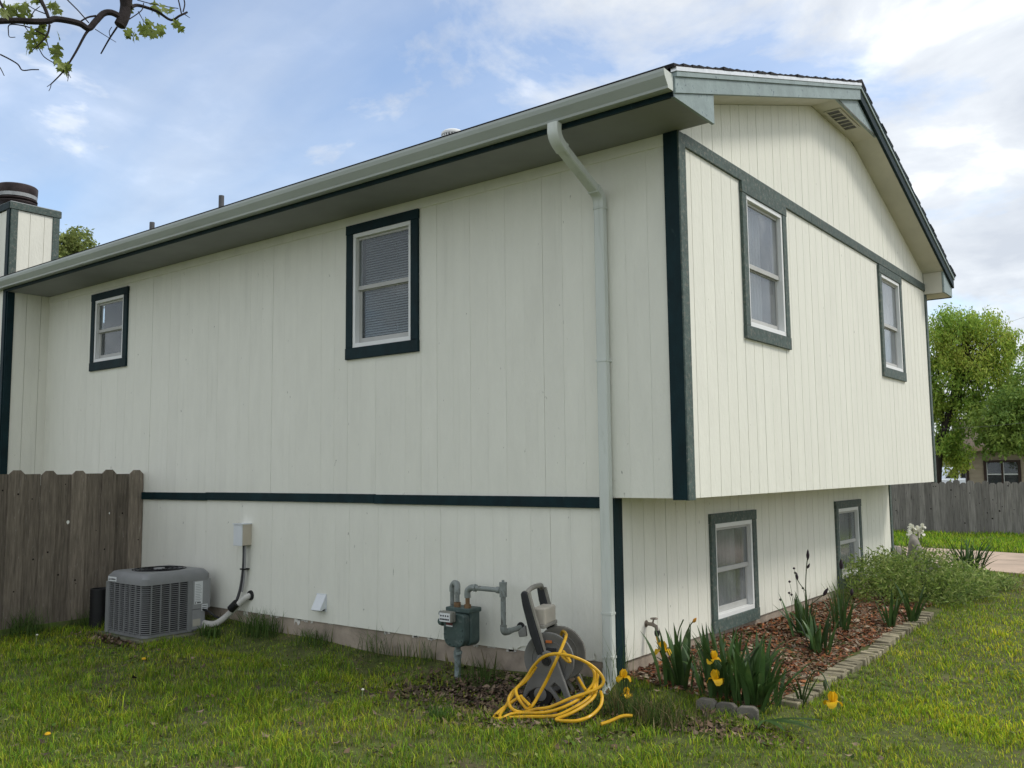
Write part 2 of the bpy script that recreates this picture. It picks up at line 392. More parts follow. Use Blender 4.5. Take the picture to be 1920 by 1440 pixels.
# foundation
mb = MB(); mb.box(-10.3, XL - 0.005, 0.004, 0.25, -1.9, ZBOT - 0.003); mb.box(XL - 0.25, XL - 0.004, 0.25, YW + 0.08, -1.9, ZBOT - 0.003)
mb.box(-10.3, XL - 0.25, YW - 0.2, YW + 0.05, -1.9, ZBOT - 0.003)
fnd = mb.build('foundation', M['found'], house)
for i in range(26):                                   # flakes of white paint hanging on the foundation below the siding
    x = rnd.uniform(-5.4, -1.0); w = rnd.uniform(0.02, 0.09); h = rnd.uniform(0.008, 0.03) * (2.2 if rnd.random() < .15 else 1)
    n = 7; pts = [(x, ZBOT - 0.005), (x + w, ZBOT - 0.005)] + [(x + w * (1 - k / (n - 1)), ZBOT - 0.006 - h * rnd.uniform(.25, 1.0)) for k in range(n)]
    mb = MB(); FL.prism(mb, pts, -0.004, 0.0018); mb.build('paint_flake', M['peel'], fnd)

# corner boards, bands
trim(FL, -0.098, 0.0235, 0.006, 0.034, ZB - 0.012, 2.765, M['dark'], name='corner_board')
trim(FG, -0.031, 0.082, 0.006, 0.036, ZB - 0.014, 2.76, M['faded'], name='corner_board')
trim(FL, XL - 0.035, XL + 0.019, 0.006, 0.032, -1.50, ZB - 0.006, M['dark'], name='corner_board')
trim(FGL, -0.030, 0.098, 0.006, 0.030, -1.50, ZB - 0.008, M['dark'], name='corner_board')
trim(FG, YW - 0.07, YW + 0.02, 0.006, 0.032, ZB - 0.012, 2.92, M['faded'], name='corner_board')
trim(FGL, YW + 0.02, YW + 0.10, 0.006, 0.030, -1.5, ZB - 0.008, M['faded'], name='corner_board')
for a, b, dz in ((-3.30, -0.74, 0.0), (-6.1, -3.304, 0.004), (-10.185, -6.104, -0.002)):
    trim(FL, a, b, 0.008, 0.042, -0.138 + dz, -0.050 + dz, M['dark'], name='belly_band')
for a, b in ((0.084, 2.9), (2.904, YW - 0.074)):
    trim(FG, a, b, 0.007, 0.034, 2.664, 2.768, M['faded'], name='frieze_band')
for a, b in ((-10.18, -8.3), (-8.298, -4.6), (-4.598, -1.9), (-1.898, -0.1)):
    trim(FL, a, b, 0.007, 0.024, FZ, 2.767, M['cream'], name='frieze_board')

# ------------------------------------------------------------------ windows
def window(fr, w, tm, pane_m, behind, meet=0.47, tw=(0.088, 0.095, 0.115)):
    u0, u1, z0, z1 = w; s, tp, bt = tw
    f0, f1, g0, g1 = u0 + s, u1 - s, z0 + bt, z1 - tp
    mb = MB(); fw = 0.042
    fr.box(mb, f0, f1, -0.07, 0.030, g0, g0 + fw); fr.box(mb, f0, f1, -0.07, 0.030, g1 - fw, g1)
    fr.box(mb, f0, f0 + fw, -0.07, 0.0298, g0 + fw, g1 - fw); fr.box(mb, f1 - fw, f1, -0.07, 0.0298, g0 + fw, g1 - fw)
    fr.box(mb, f0 - 0.012, f1 + 0.012, 0.0, 0.022, g0 - 0.012, g0 + 0.01)                                # outer fin
    win = mb.build('window', M['vinyl'], house, bevel=0.003)
    a0, a1, c0, c1 = f0 + fw, f1 - fw, g0 + fw, g1 - fw; zm = c0 + (c1 - c0) * meet
    mb = MB(); r = 0.026                                                                             # upper sash
    fr.box(mb, a0, a1, -0.022, -0.004, zm - 0.02, zm + 0.022); fr.box(mb, a0, a1, -0.022, -0.004, c1 - r, c1)
    fr.box(mb, a0, a0 + r * .6, -0.022, -0.005, zm + 0.022, c1 - r); fr.box(mb, a1 - r * .6, a1, -0.022, -0.005, zm + 0.022, c1 - r)
    mb.build('sash', M['greyvinyl'], win, bevel=0.002)
    mb = MB()
    fr.box(mb, a0, a1, -0.046, -0.028, zm - 0.03, zm + 0.012); fr.box(mb, a0 + .03, a1, -0.046, -0.028, c0, c0 + 0.055)
    fr.box(mb, a0, a0 + 0.035, -0.046, -0.029, c0, zm - 0.03); fr.box(mb, a1 - 0.03, a1, -0.046, -0.029, c0 + 0.055, zm - 0.03)
    mb.build('sash', M['greyvinyl'], win, bevel=0.002)
    trim(fr, a0 + .016, a1 - .016, -0.016, -0.012, zm + 0.02, c1 - r + .002, pane_m, win, 'pane', 0)
    trim(fr, a0 + .03, a1 - .028, -0.040, -0.036, c0 + 0.05, zm - 0.028, pane_m, win, 'pane', 0)
    tr = []
    tr.append(trim(fr, u0, f0 + 0.006, 0.010, 0.040, z0 + bt + .002, z1 - tp - .002, tm, win)); tr.append(trim(fr, f1 - 0.006, u1, 0.010, 0.040, z0 + bt + .002, z1 - tp - .002, tm, win))
    tr.append(trim(fr, u0 - 0.004, u1 + 0.004, 0.010, 0.043, z1 - tp, z1, tm, win)); tr.append(trim(fr, u0 - 0.004, u1 + 0.004, 0.010, 0.043, z0, z0 + bt, tm, win))
    trim(fr, u0 - 0.012, u1 + 0.012, 0.008, 0.020, z0 - 0.008, z0 - 0.001, M['cream'], win, 'caulk_bead', 0)
    mb = MB()                                                                                        # dim room behind
    e = 0.03; D = 0.6
    for q in ([(a0 - e, -D, c0 - e), (a1 + e, -D, c0 - e), (a1 + e, -D, c1 + e), (a0 - e, -D, c1 + e)],
              [(a0 - e, -0.1, c0 - e), (a0 - e, -D, c0 - e), (a0 - e, -D, c1 + e), (a0 - e, -0.1, c1 + e)],
              [(a1 + e, -0.1, c0 - e), (a1 + e, -D, c0 - e), (a1 + e, -D, c1 + e), (a1 + e, -0.1, c1 + e)],
              [(a0 - e, -0.1, c0 - e), (a1 + e, -0.1, c0 - e), (a1 + e, -D, c0 - e), (a0 - e, -D, c0 - e)],
              [(a0 - e, -0.1, c1 + e), (a1 + e, -0.1, c1 + e), (a1 + e, -D, c1 + e), (a0 - e, -D, c1 + e)]):
        mb.poly([fr.p(*x) for x in q])
    mb.build('room', M['inside'], win)
    if behind == 'blind':
        mb = MB(); z = c0 + 0.02
        while z < c1 - 0.01:
            mb.poly([fr.p(a0 + .05, -0.062, z), fr.p(a1 - .006, -0.062, z), fr.p(a1 - .006, -0.080, z + 0.019), fr.p(a0 + .05, -0.080, z + 0.019)]); z += 0.0255
        o = mb.build('blind', M['blind'], win)
    elif behind:
        mb = MB(); n = 40; x0, x1 = a0 + (a1 - a0) * behind[0], a0 + (a1 - a0) * behind[1]
        pts = [(x0 + (x1 - x0) * i / n, -0.095 - 0.012 * math.sin(i * 1.3)) for i in range(n + 1)]
        for (p, q), (p2, q2) in zip(pts[:-1], pts[1:]):
            mb.poly([fr.p(p, q, c0 + .01), fr.p(p2, q2, c0 + .01), fr.p(p2, q2, c1), fr.p(p, q, c1)])
        mb.build('curtain', M['curtain'], win, smooth=True)
    return win
window(FL, W1, M['dark'], M['glass'], 'blind', 0.52)
window(FL, W2, M['dark'], M['glass'], None, 0.50)
window(FG, WA, M['faded'], M['screened'], (0.0, 0.72), 0.47)
window(FG, WB, M['faded'], M['screened'], (0.0, 1.0), 0.47)
window(FGL, WC, M['faded'], M['screened'], (0.0, 0.86), 0.50)
window(FGL, WD, M['faded'], M['screened'], (0.0, 1.0), 0.50)

# ------------------------------------------------------------------ roof
XE, XW, YE0, YE1, TH = 0.30, -12.7, -0.62, 8.06, 0.181
top = lambda y: zS(y) + TH
mb = MB()
prof = [(YE0 + .02, zS(YE0) + .06), (RY, RS + .06), (YE1 - .02, zS(YE1) + .06), (YE1 - .02, top(YE1)), (RY, RS + TH), (YE0 + .02, top(YE0))]
for i, j in ((0, 1), (1, 2)):
    a = prof[i]; b = prof[j]; c = prof[5 - j]; d = prof[5 - i]
    mb.prism([(XW, *a), (XW, *b), (XW, *c), (XW, *d)], (XE - 0.012 - XW, 0, 0))
roof = mb.build('roof', M['shingle'], house)
for side in (0, 1):
    sl, ye = (SL, YE0 - 0.03) if side == 0 else (SR, YE1 + 0.03)
    sg = 1 if side == 0 else -1; ln = math.hypot(1, sl); n = int(abs(RY - ye) * ln / 0.142)
    dv = Vector((0, sg / ln, sl / ln)); nv = Vector((0, -sg * sl / ln, 1 / ln))
    base = Vector((0, ye, RS + TH - sl * abs(RY - ye)))
    for k in range(n + 1):
        s0 = k * 0.142; s1 = min(s0 + 0.20, abs(RY - ye) * ln)
        if s1 - s0 < 0.02: continue
        xe = 0.338 + rnd.uniform(-0.008, 0.012); lift = rnd.uniform(0.020, 0.030)
        q = [base + dv * s0 + nv * 0.002, base + dv * s0 + nv * lift, base + dv * s1 + nv * 0.008, base + dv * s1 + nv * 0.001]
        mb = MB().prism([(XW, p.y, p.z) for p in q], (xe - XW, 0, 0)); mb.build('shingle_course', M['shingle'], roof)
x = 0.345
for k in range(7):                                   # ridge caps
    ln_ = 0.30 if k < 6 else 11.0; x1 = x - ln_
    zr = RS + TH + 0.030 + rnd.uniform(0, .004)
    mb = MB().prism([(x, RY - 0.15, zr - 0.15 * SL), (x, RY, zr + .012), (x, RY + 0.15, zr - 0.15 * SR), (x, RY + 0.15, zr - 0.15 * SR - 0.03), (x, RY, zr - 0.02), (x, RY - 0.15, zr - 0.15 * SL - 0.03)], (x1 - x - 0.02, 0, 0.0))
    mb.build('ridge_cap', M['shingle'], roof); x = x1
def rake(y0, y1, b, t, x0, x1, name, m):
    mb = MB().prism([(x0, y0, zS(y0) + b), (x0, y1, zS(y1) + b), (x0, y1, zS(y1) + t), (x0, y0, zS(y0) + t)], (x1 - x0, 0, 0))
    return mb.build(name, m, roof, bevel=0.002)
for y0, y1 in ((YE0, RY - 0.001), (RY + 0.001, YE1)):
    rake(y0, y1, -0.004, 0.112, 0.288, 0.320, 'rake_board', M['pale'] if y0 < 0 else M['dark'])
    rake(y0, y1, 0.113, 0.150, 0.290, 0.334, 'rake_moulding', M['pale'])
    rake(y0 - (0.012 if y0 < 0 else 0), y1 + (0.012 if y1 > 5 else 0), 0.151, 0.182, 0.292, 0.340, 'drip_edge', M['metal'] if y0 < 0 else M['dark'])
# rake soffits, flat apex soffit with its vent, returns
YA, YB = RY - (RS - FLAT) / SL, RY + (RS - FLAT) / SR
for y0, y1 in ((0.02, YA), (YB, YW + 0.1)):
    mb = MB().prism([(0.0135, y0, zS(y0) + .002), (0.0135, y1, zS(y1) + .002), (0.0135, y1, zS(y1) + .018), (0.0135, y0, zS(y0) + .018)], (0.288 - 0.0135, 0, 0)); mb.build('soffit', M['soffit'], roof)
mb = MB().box(0.0135, 0.286, YA, YB, FLAT + 0.001, FLAT + 0.016); fs = mb.build('soffit', M['soffit'], roof)
mb = MB().prism([(0.262, YA, FLAT), (0.262, YB, FLAT), (0.262, RY, RS - 0.004)], (0.024, 0, 0)); mb.build('gable_return', M['pale'], roof)
mb = MB().prism([(0.284, YE0, ZT - 0.012), (0.284, 0.03, ZT - 0.012), (0.284, 0.03, zS(0.03) - .006), (0.284, YE0, zS(YE0) - .006)], (0.024, 0, 0)); mb.build('gable_return', M['pale'], roof)
ZR = 2.62
mb = MB().prism([(0.266, YW - .08, ZR), (0.266, YE1 - .01, ZR), (0.266, YE1 - .01, zS(YE1) - .006), (0.266, YW - .08, zS(YW - .08) - .006)], (0.024, 0, 0)); mb.build('gable_return', M['pale'], roof)
mb = MB().box(0.02, 0.262, YW - .075, YW - 0.055, ZR, zS(YW - .07)); mb.build('return_board', M['soffit'], roof)
mb = MB().box(-12.6, 0.264, YW + .003, YE1 - .02, ZR, ZR + .016); mb.build('eave_soffit', M['soffit'], roof)
mb = MB().box(-12.6, 0.28, YE1 - .018, YE1 + .004, ZR - .01, zS(YE1) + .10); mb.build('fascia_board', M['dark'], roof)
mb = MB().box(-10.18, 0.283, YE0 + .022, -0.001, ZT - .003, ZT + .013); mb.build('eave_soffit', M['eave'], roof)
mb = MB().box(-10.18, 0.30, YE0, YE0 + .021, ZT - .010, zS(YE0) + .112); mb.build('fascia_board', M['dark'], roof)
# soffit vent in the flat apex panel
mb = MB(); yv0, yv1, xv0, xv1 = 3.36, 4.02, 0.075, 0.225
mb.box(xv0, xv1, yv0, yv1, FLAT - 0.006, FLAT - 0.001); vent = mb.build('soffit_vent', M['pipegrey'], roof)
n = 6
for k in range(n + 1):
    yy = yv0 + (yv1 - yv0) * k / n; w = 0.03 if k == 3 else (0.012 if 0 < k < n else 0.02)
    mb = MB().box(xv0 - .012, xv1 + .012, yy - w / 2, yy + w / 2, FLAT - 0.014, FLAT - 0.004); mb.build('vent_slat', M['soffit'], roof)
for xx in (xv0, xv1):
    mb = MB().box(xx - .012, xx + .012, yv0 + .01, yv1 - .01, FLAT - 0.0145, FLAT - 0.0045); mb.build('vent_slat', M['soffit'], roof)

# gutter (open trough) and downspout
gx0, gx1 = -10.55, 0.302
pr = [(-0.628, 2.914), (-0.628, 2.795), (-0.702, 2.795), (-0.706, 2.812), (-0.722, 2.834), (-0.748, 2.870), (-0.756, 2.900), (-0.756, 2.920), (-0.742, 2.924)]
inn = [(-0.632, 2.914), (-0.632, 2.799), (-0.698, 2.799), (-0.702, 2.815), (-0.718, 2.837), (-0.744, 2.873), (-0.752, 2.903), (-0.752, 2.917), (-0.742, 2.920)]
mb = MB()
for i in range(len(pr) - 1):
    mb.prism([(gx0, *pr[i]), (gx0, *pr[i + 1]), (gx0, *inn[i + 1]), (gx0, *inn[i])], (gx1 - gx0, 0, 0))
gut = mb.build('gutter', M['gutter'], house)
mb = MB().prism([(gx1, *p) for p in pr[:8]], (0.004, 0, 0)); mb.build('gutter_end_cap', M['spout'], gut)
def rect_tube(pts, w, d, side):                       # rectangular pipe swept along pts; side = fixed width direction
    side = Vector(side).normalized(); mb = MB(); pts = [Vector(p) for p in pts]; loops = []
    for i, p in enumerate(pts):
        t = (pts[min(i + 1, len(pts) - 1)] - pts[max(i - 1, 0)]).normalized(); o = t.cross(side).normalized()
        c = 0.22
        ring = [(-1, -1 + c), (-1, 1 - c), (-1 + c, 1), (1 - c, 1), (1, 1 - c), (1, -1 + c), (1 - c, -1), (-1 + c, -1)]
        loops.append([p + side * (w / 2 * a) + o * (d / 2 * b) for a, b in ring])
    n0 = 0
    for l in loops: mb.v += [tuple(q) for q in l]
    for i in range(len(loops) - 1):
        for k in range(8):
            kk = (k + 1) % 8; mb.f.append((i * 8 + k, i * 8 + kk, i * 8 + 8 + kk, i * 8 + 8 + k))
    mb.f.append(tuple(range(8))); mb.f.append(tuple(len(loops) * 8 - 8 + k for k in range(7, -1, -1)))
    return mb
DX = -0.665
sp = rect_tube([(DX, -0.062, 2.34), (DX, -0.062, 2.28), (DX, -0.062, -1.42)], 0.088, 0.066, (1, 0, 0)).build('downspout', M['spout'], house)
up = smooth_path([(DX, -0.690, 2.786), (DX, -0.690, 2.71), (DX, -0.655, 2.655), (DX, -0.60, 2.62)], 5)
rect_tube(up, 0.094, 0.072, (1, 0, 0)).build('elbow', M['spout'], sp, smooth=True)
rect_tube([(DX, -0.62, 2.632), (DX, -0.12, 2.395)], 0.086, 0.064, (1, 0, 0)).build('offset_pipe', M['spout'], sp)
rect_tube(smooth_path([(DX, -0.14, 2.405), (DX, -0.095, 2.378), (DX, -0.068, 2.335), (DX, -0.062, 2.28)], 4), 0.093, 0.070, (1, 0, 0)).build('elbow', M['spout'], sp, smooth=True)
rect_tube(smooth_path([(DX, -0.062, -1.36), (DX, -0.064, -1.43), (DX - .00, -0.10, -1.50), (DX + 0.03, -0.20, -1.545)], 5), 0.094, 0.072, (1, 0, 0)).build('elbow', M['spout'], sp, smooth=True)
for a_, b_ in (((-.60, 2.6225), (-.585, 2.6155)), ((-.155, 2.4118), (-.140, 2.4045)), ((-.0622, 2.275), (-.062, 2.262))):     # lapped joints
    rect_tube([(DX, a_[0], a_[1]), (DX, b_[0], b_[1])], 0.099, 0.076, (1, 0, 0)).build('joint_band', M['spout'], sp)
for z in (1.02, -0.95, -1.28):
    mb = MB().box(DX - .0475, DX + .0475, -0.0985, -0.006, z, z + 0.018); mb.build('strap', M['spout'], sp)

# ------------------------------------------------------------------ chimney chase and roof pipes
cx1, cy0, cy1, cx0, cz = -10.19, -0.588, 0.075, -11.45, 4.07
mb = MB().box(cx0, cx1, cy0, cy1, -1.75, cz - 0.02); chim = mb.build('chimney', M['cream'], house)
fr = Fr('G', cx1); k = 0
for a, b in ((cy0 + .085, -0.33), (-0.33, -0.13), (-0.13, cy1 - .085)):
    mb = MB(); fr.box(mb, a + .003, b - .003, -0.002, 0.012, -1.5, cz - .11); mb.build('siding_board', M['siding'], chim)
fr2 = Fr('L', cy0)
for k in range(6):
    a = cx1 - .09 - k * 0.2; mb = MB(); fr2.box(mb, a - .197, a, -0.002, 0.012, -1.5, cz - .11); mb.build('siding_board', M['siding'], chim)
trim(fr, cy0 - .012, cy0 + .085, 0.003, 0.028, 2.80, cz - .10, M['faded'], chim); trim(fr, cy1 - .085, cy1 + .01, 0.003, 0.028, 2.0, cz - .10, M['faded'], chim)
trim(fr, cy0 - .012, cy0 + .085, 0.003, 0.028, -1.6, 2.76, M['dark'], chim)
trim(fr2, cx1 - .09, cx1 + .003, 0.003, 0.028, -1.6, cz - .10, M['dark'], chim)
trim(fr, cy0 - .03, cy1 + .03, 0.003, 0.036, cz - .10, cz, M['faded'], chim); trim(fr2, cx0, cx1 + .003, 0.003, 0.036, cz - .10, cz, M['dark'], chim)
mb = MB().box(cx0 - .02, cx1 + .02, cy0 - .02, cy1 + .02, cz - .02, cz + .012); mb.build('chimney_cap', M['galv'], chim)
fc = (-10.80, -0.27, cz)
MB().lathe([(0.17, 0.0), (0.17, 0.14)], fc, seg=28).build('flue', M['galv'], chim, smooth=True)
for i, z in enumerate((0.14, 0.185)):
    MB().lathe([(0.27, z), (0.285, z + .012), (0.285, z + .022), (0.20, z + 0.03)], fc, seg=32).build('flue_ring', M['soot'], chim, smooth=True)
MB().lathe([(0.262, 0.225), (0.275, 0.225), (0.28, 0.29), (0.272, 0.29), (0.262, 0.24)], fc, seg=32).build('flue_shroud', M['galv'], chim, smooth=True)
MB().lathe([(0.268, 0.26), (0.280, 0.28), (0.285, 0.40), (0.270, 0.415), (0.0, 0.42)], fc, seg=32).build('flue_lid', M['soot'], chim, smooth=True)
for x, y, zt in ((-7.75, 1.2, 4.10), (-9.555, 1.2, 4.04)):
    zb = zS(y) + TH
    MB().lathe([(0.038, 0), (0.038, zt - zb + .2), (0.030, zt - zb + .2), (0.030, 0.3)], (x, y, zb - .2), seg=14).build('vent_pipe', M['pipegrey'], house, smooth=True)
x, y = -3.63, 1.5; zb = zS(y) + TH + 0.03
v = MB().lathe([(0.09, -.05), (0.09, 0.32)], (x, y, zb), seg=24).build('roof_vent', M['galv'], house, smooth=True)
MB().lathe([(0.105, 0.30), (0.135, 0.31), (0.135, 0.325), (0.11, 0.33)], (x, y, zb), seg=28).build('vent_collar', M['vinyl'], v, smooth=True)
for k in range(24):
    a = 2 * math.pi * k / 24
    MB().obox((x + .128 * math.cos(a), y + .128 * math.sin(a), zb + .355), (-.007 * math.sin(a), .007 * math.cos(a), 0), (.003 * math.cos(a), .003 * math.sin(a), 0), (0, 0, .035)).build('vent_fin', M['vinyl'], v)
MB().lathe([(0.132, 0.385), (0.137, 0.392), (0.135, 0.415), (0.11, 0.437), (0.0, 0.445)], (x, y, zb), seg=28).build('vent_hood', M['vinyl'], v, smooth=True)
MB().lathe([(0.136, 0.352), (0.136, 0.358)], (x, y, zb), seg=28).build('vent_collar', M['vinyl'], v, smooth=True)
MB().lathe([(0.095, 0.31), (0.095, 0.40)], (x, y, zb), seg=20).build('vent_core', M['black'], v, smooth=True)
# ------------------------------------------------------------------ ground, driveway
def axis_pts(lo, hi, fine_lo, fine_hi, step, coarse):
    a = list(np.arange(fine_lo, fine_hi + 1e-6, step)); p = fine_lo
    d = coarse
    while p > lo: p -= d; d *= 1.5; a.insert(0, max(p, lo))
    p = fine_hi; d = coarse
    while p < hi: p += d; d *= 1.5; a.append(min(p, hi))
    return a
gxs = axis_pts(-300, 300, -9.0, 5.0, 0.14, 0.6); gys = axis_pts(-60, 600, -6.0, 13.0, 0.14, 0.6)
gv = [(x, y, ground_z(x, y)) for y in gys for x in gxs]; nx = len(gxs)
gt = []
for j in range(len(gys) - 1):
    for i in range(nx - 1):
        a = j * nx + i; gt += [(a, a + 1, a + nx + 1), (a, a + nx + 1, a + nx)]
soil = mat('lawn_soil', (0.085, 0.10, 0.026), 0.95, 0.35, 7.0, bump=0.6, bscale=60, col2=(0.12, 0.09, 0.055), c2=(0.54, 0.70), c2scale=1.6)
tag(tri_mesh('lawn', gv, gt, soil, smooth=True), kind='structure')

slab_m = mat('driveway_concrete', (0.50, 0.38, 0.285), 0.9, 0.10, 1.4, bump=0.2, bscale=50, col2=(0.38, 0.295, 0.22), c2=(0.52, 0.72), c2scale=0.9, objrand=0.05)
near_e = lambda x: 11.04 - 0.392 * (x + 1.39); far_e = lambda x: 15.36 - 0.308 * (x + 2.62)
drive = bpy.data.objects.new('driveway', None); COL.objects.link(drive); tag(drive, kind='structure')
def on_drive(x, y): return near_e(x) < y < far_e(x)
for k in range(-5, 6):
    x0, x1 = k * 3.0 + 0.6, k * 3.0 + 3.58; mb = MB(); n = 6
    for side in range(2):
        for i in range(n):
            xa = x0 + (x1 - x0) * i / n; xb = x0 + (x1 - x0) * (i + 1) / n
            ym = lambda x, f: near_e(x) + (far_e(x) - near_e(x)) * f
            f0, f1 = (0.0, 0.497) if side == 0 else (0.503, 1.0)
            c = [(xa, ym(xa, f0)), (xb, ym(xb, f0)), (xb, ym(xb, f1)), (xa, ym(xa, f1))]
            mb.hexa([(x, y, ground_z(x, y) - 0.12) for x, y in c] + [(x, y, -1.548 - max(0, y - 12) * 0.02) for x, y in c])
    mb.build('slab', slab_m, drive)

# planting bed of mulch: chips lying on the banked soil
leaf_m = mat('foliage', (1, 1, 1), 0.55, 0.10, 20.0, attr='col', trans=0.42, spec=0.25)
chip_m = mat('mulch_and_litter', (1, 1, 1), 0.9, 0.15, 30.0, attr='col')
def vnoise(x, y, s, seed=0):
    r = np.random.default_rng(seed); v = 0
    for k in range(5):
        a = r.uniform(0, 6.28); f = s * r.uniform(0.6, 1.7); ph = r.uniform(0, 6.28)
        v = v + np.sin(f * (x * math.cos(a) + y * math.sin(a)) + ph)
    return v / 5 * 1.6
gzv = np.vectorize(ground_z)
def chips(name, pos, size, pal, tilt, m=chip_m, aspect=(0.25, 0.6), lift=0.012, curl=0.0):
    n = len(pos); pos = np.asarray(pos, float)
    yaw = rng.uniform(0, 6.28, n); L_ = rng.uniform(size[0], size[1], n); W_ = L_ * rng.uniform(aspect[0], aspect[1], n)
    d = np.stack([np.cos(yaw), np.sin(yaw), rng.normal(0, tilt, n)], 1); s = np.stack([-np.sin(yaw), np.cos(yaw), rng.normal(0, tilt, n)], 1)
    c = pos + np.stack([np.zeros(n), np.zeros(n), lift * rng.uniform(0.3, 2.0, n)], 1)
    up = np.zeros((n, 3)); up[:, 2] = curl * L_
    v = np.stack([c - d * L_[:, None] / 2 + up, c + s * W_[:, None] / 2, c + d * L_[:, None] / 2 + up, c - s * W_[:, None] / 2], 1).reshape(-1, 3)
    b = np.arange(n)[:, None] * 4; t = np.concatenate([b + [0, 3, 1], b + [1, 3, 2]], 1).reshape(-1, 3)
    pal = np.array(pal); col = pal[rng.integers(0, len(pal), n)] * rng.uniform(0.6, 1.25, (n, 1)); col = np.repeat(col, 4, 0)
    return tri_mesh(name, v, t, m, cols=col)
def bed_pts(n):
    x = rng.uniform(XL, 0.50, n); y = rng.uniform(0.05, 6.0, n)
    k = (x < 0.46 - 0.02 * y + 0.04 * np.sin(y * 2)) ; x, y = x[k], y[k]
    return np.stack([x, y, gzv(x, y)], 1)
mulch = chips('mulch', bed_pts(17000), (0.02, 0.075), [(0.24, 0.085, 0.036), (0.32, 0.125, 0.050), (0.13, 0.052, 0.032), (0.24, 0.15, 0.09), (0.17, 0.115, 0.075), (0.36, 0.29, 0.21)], 0.35)
tag(mulch, 'red-brown bark mulch and dry leaves covering the planting bed', 'mulch', kind='stuff')
def scatter(cx, cy, sx, sy, n):
    x = rng.normal(cx, sx, n); y = rng.normal(cy, sy, n); k = (y < -0.02) | (x > XL + .02); x, y = x[k], y[k]
    return np.stack([x, y, gzv(x, y)], 1)
lit = np.concatenate([scatter(-1.45, -0.5, 0.50, 0.26, 2600), scatter(-0.9, -0.95, 0.45, 0.25, 500), scatter(-6.2, -1.05, 0.35, 0.10, 420), scatter(-2.2, -0.8, 0.5, 0.3, 200), scatter(0.35, -0.45, 0.35, 0.12, 380), scatter(-2.5, -2.2, 2.0, 0.8, 450), scatter(-5, -1.5, 1.0, .5, 200)])
tag(chips('leaf_litter', lit, (0.025, 0.07), [(0.11, 0.072, 0.048), (0.17, 0.11, 0.07), (0.07, 0.05, 0.036), (0.24, 0.175, 0.12)], 0.35, aspect=(0.35, 0.75), lift=0.012, curl=0.15),
    'brown dead leaves scattered on the bare soil and around the grey unit', 'leaves', kind='stuff')

# ------------------------------------------------------------------ grass
def blades(pos, h, w, cols, bend, seed=3):
    """curved three-segment grass blades, vectorised"""
    n = len(pos); r = np.random.default_rng(seed)
    yaw = r.uniform(0, 6.283, n); lean = r.uniform(0.25, 1.0, n) * bend
    d = np.stack([np.cos(yaw), np.sin(yaw), np.zeros(n)], 1); s = np.stack([-np.sin(yaw), np.cos(yaw), np.zeros(n)], 1)
    h = h[:, None]; w = w[:, None]; up = np.array([[0, 0, 1.0]]); lean = lean[:, None]
    p1 = pos + up * h * 0.45 + d * h * lean * 0.22; p2 = pos + up * h * (0.95 - 0.35 * lean) + d * h * lean * 0.85
    v = np.stack([pos - s * w / 2, pos + s * w / 2, p1 - s * w * 0.42, p1 + s * w * 0.42, p2], 1).reshape(-1, 3)
    b = np.arange(n)[:, None] * 5
    t = np.concatenate([b + [0, 1, 3], b + [0, 3, 2], b + [2, 3, 4]], 1).reshape(-1, 3)
    c = np.repeat(cols, 5, 0).reshape(n, 5, 3).copy(); c[:, :2] *= 0.80; c[:, 4] *= 1.12
    return v, t, c.reshape(-1, 3)
def in_house(x, y): return ((x < XL + 0.02) & (y > -0.01) & (y < YW + 0.1))
def lawn_points(n, x0, x1, y0, y1, dens):
    x = rng.uniform(x0, x1, n); y = rng.uniform(y0, y1, n)
    dx, dy = x - CAM.x, y - CAM.y
    dep = dx * AF.x + dy * AF.y; lat = (dx * AX.x + dy * AX.y) / np.maximum(dep, 0.1)
    keep = (dep > 3.4) & (np.abs(lat) < 0.78)
    keep &= ~in_house(x, y); keep &= ~((near_e(x) - 0.02 < y) & (y < far_e(x) + 0.02))
    keep &= ~((x > XL) & (x < 0.50) & (y > 0.04) & (y < 5.6))                                        # bed
    keep &= rng.uniform(0, 1, n) < dens(x, y, dep)
    return x[keep], y[keep], dep[keep]
def bare(x, y):
    a = np.exp(-(((x + 1.45) / 0.95) ** 2 + ((y + 0.52) / 0.46) ** 2)); b = np.exp(-(((x + 6.2) / 0.5) ** 2 + ((y + 1.05) / 0.16) ** 2)); c = np.exp(-(((x - 0.42) / 0.35) ** 2 + ((y + 0.48) / 0.16) ** 2))
    return np.clip(a * 1.3 + b + c * 0.9, 0, 0.97)
GREEN = 2.85 * np.array([(0.054, 0.100, 0.008), (0.076, 0.120, 0.010), (0.102, 0.138, 0.011), (0.044, 0.088, 0.010), (0.135, 0.145, 0.016)])
DRY = np.array([(0.24, 0.20, 0.085), (0.20, 0.175, 0.075), (0.30, 0.25, 0.13)])
def lawn_colours(x, y):
    n = len(x); sel = rng.integers(0, 5, n); c = GREEN[sel].copy()
    right = np.clip((x - 0.3) / 1.2, 0, 1) * np.clip((y + 1.5) / 2.0, 0, 1)                         # drier, yellower turf east of the bed
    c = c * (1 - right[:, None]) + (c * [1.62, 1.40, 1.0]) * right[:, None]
    patch = vnoise(x, y, 2.2, 5) + 0.5 * vnoise(x, y, 6, 6)
    yl = np.clip(patch * 0.55 + 0.05, 0, 0.65)[:, None]; c = c * (1 - yl) + c * [1.55, 1.32, 1.1] * yl
    dry = rng.uniform(0, 1, n) < (0.05 + 0.12 * np.clip(vnoise(x, y, 1.7, 9), 0, 1) + 0.8 * np.exp(-(((x - 0.75) / 0.5) ** 2 + ((y - 8.6) / 0.8) ** 2)))
    c[dry] = DRY[rng.integers(0, 3, dry.sum())]
    return c * rng.uniform(0.42, 1.55, (n, 1))
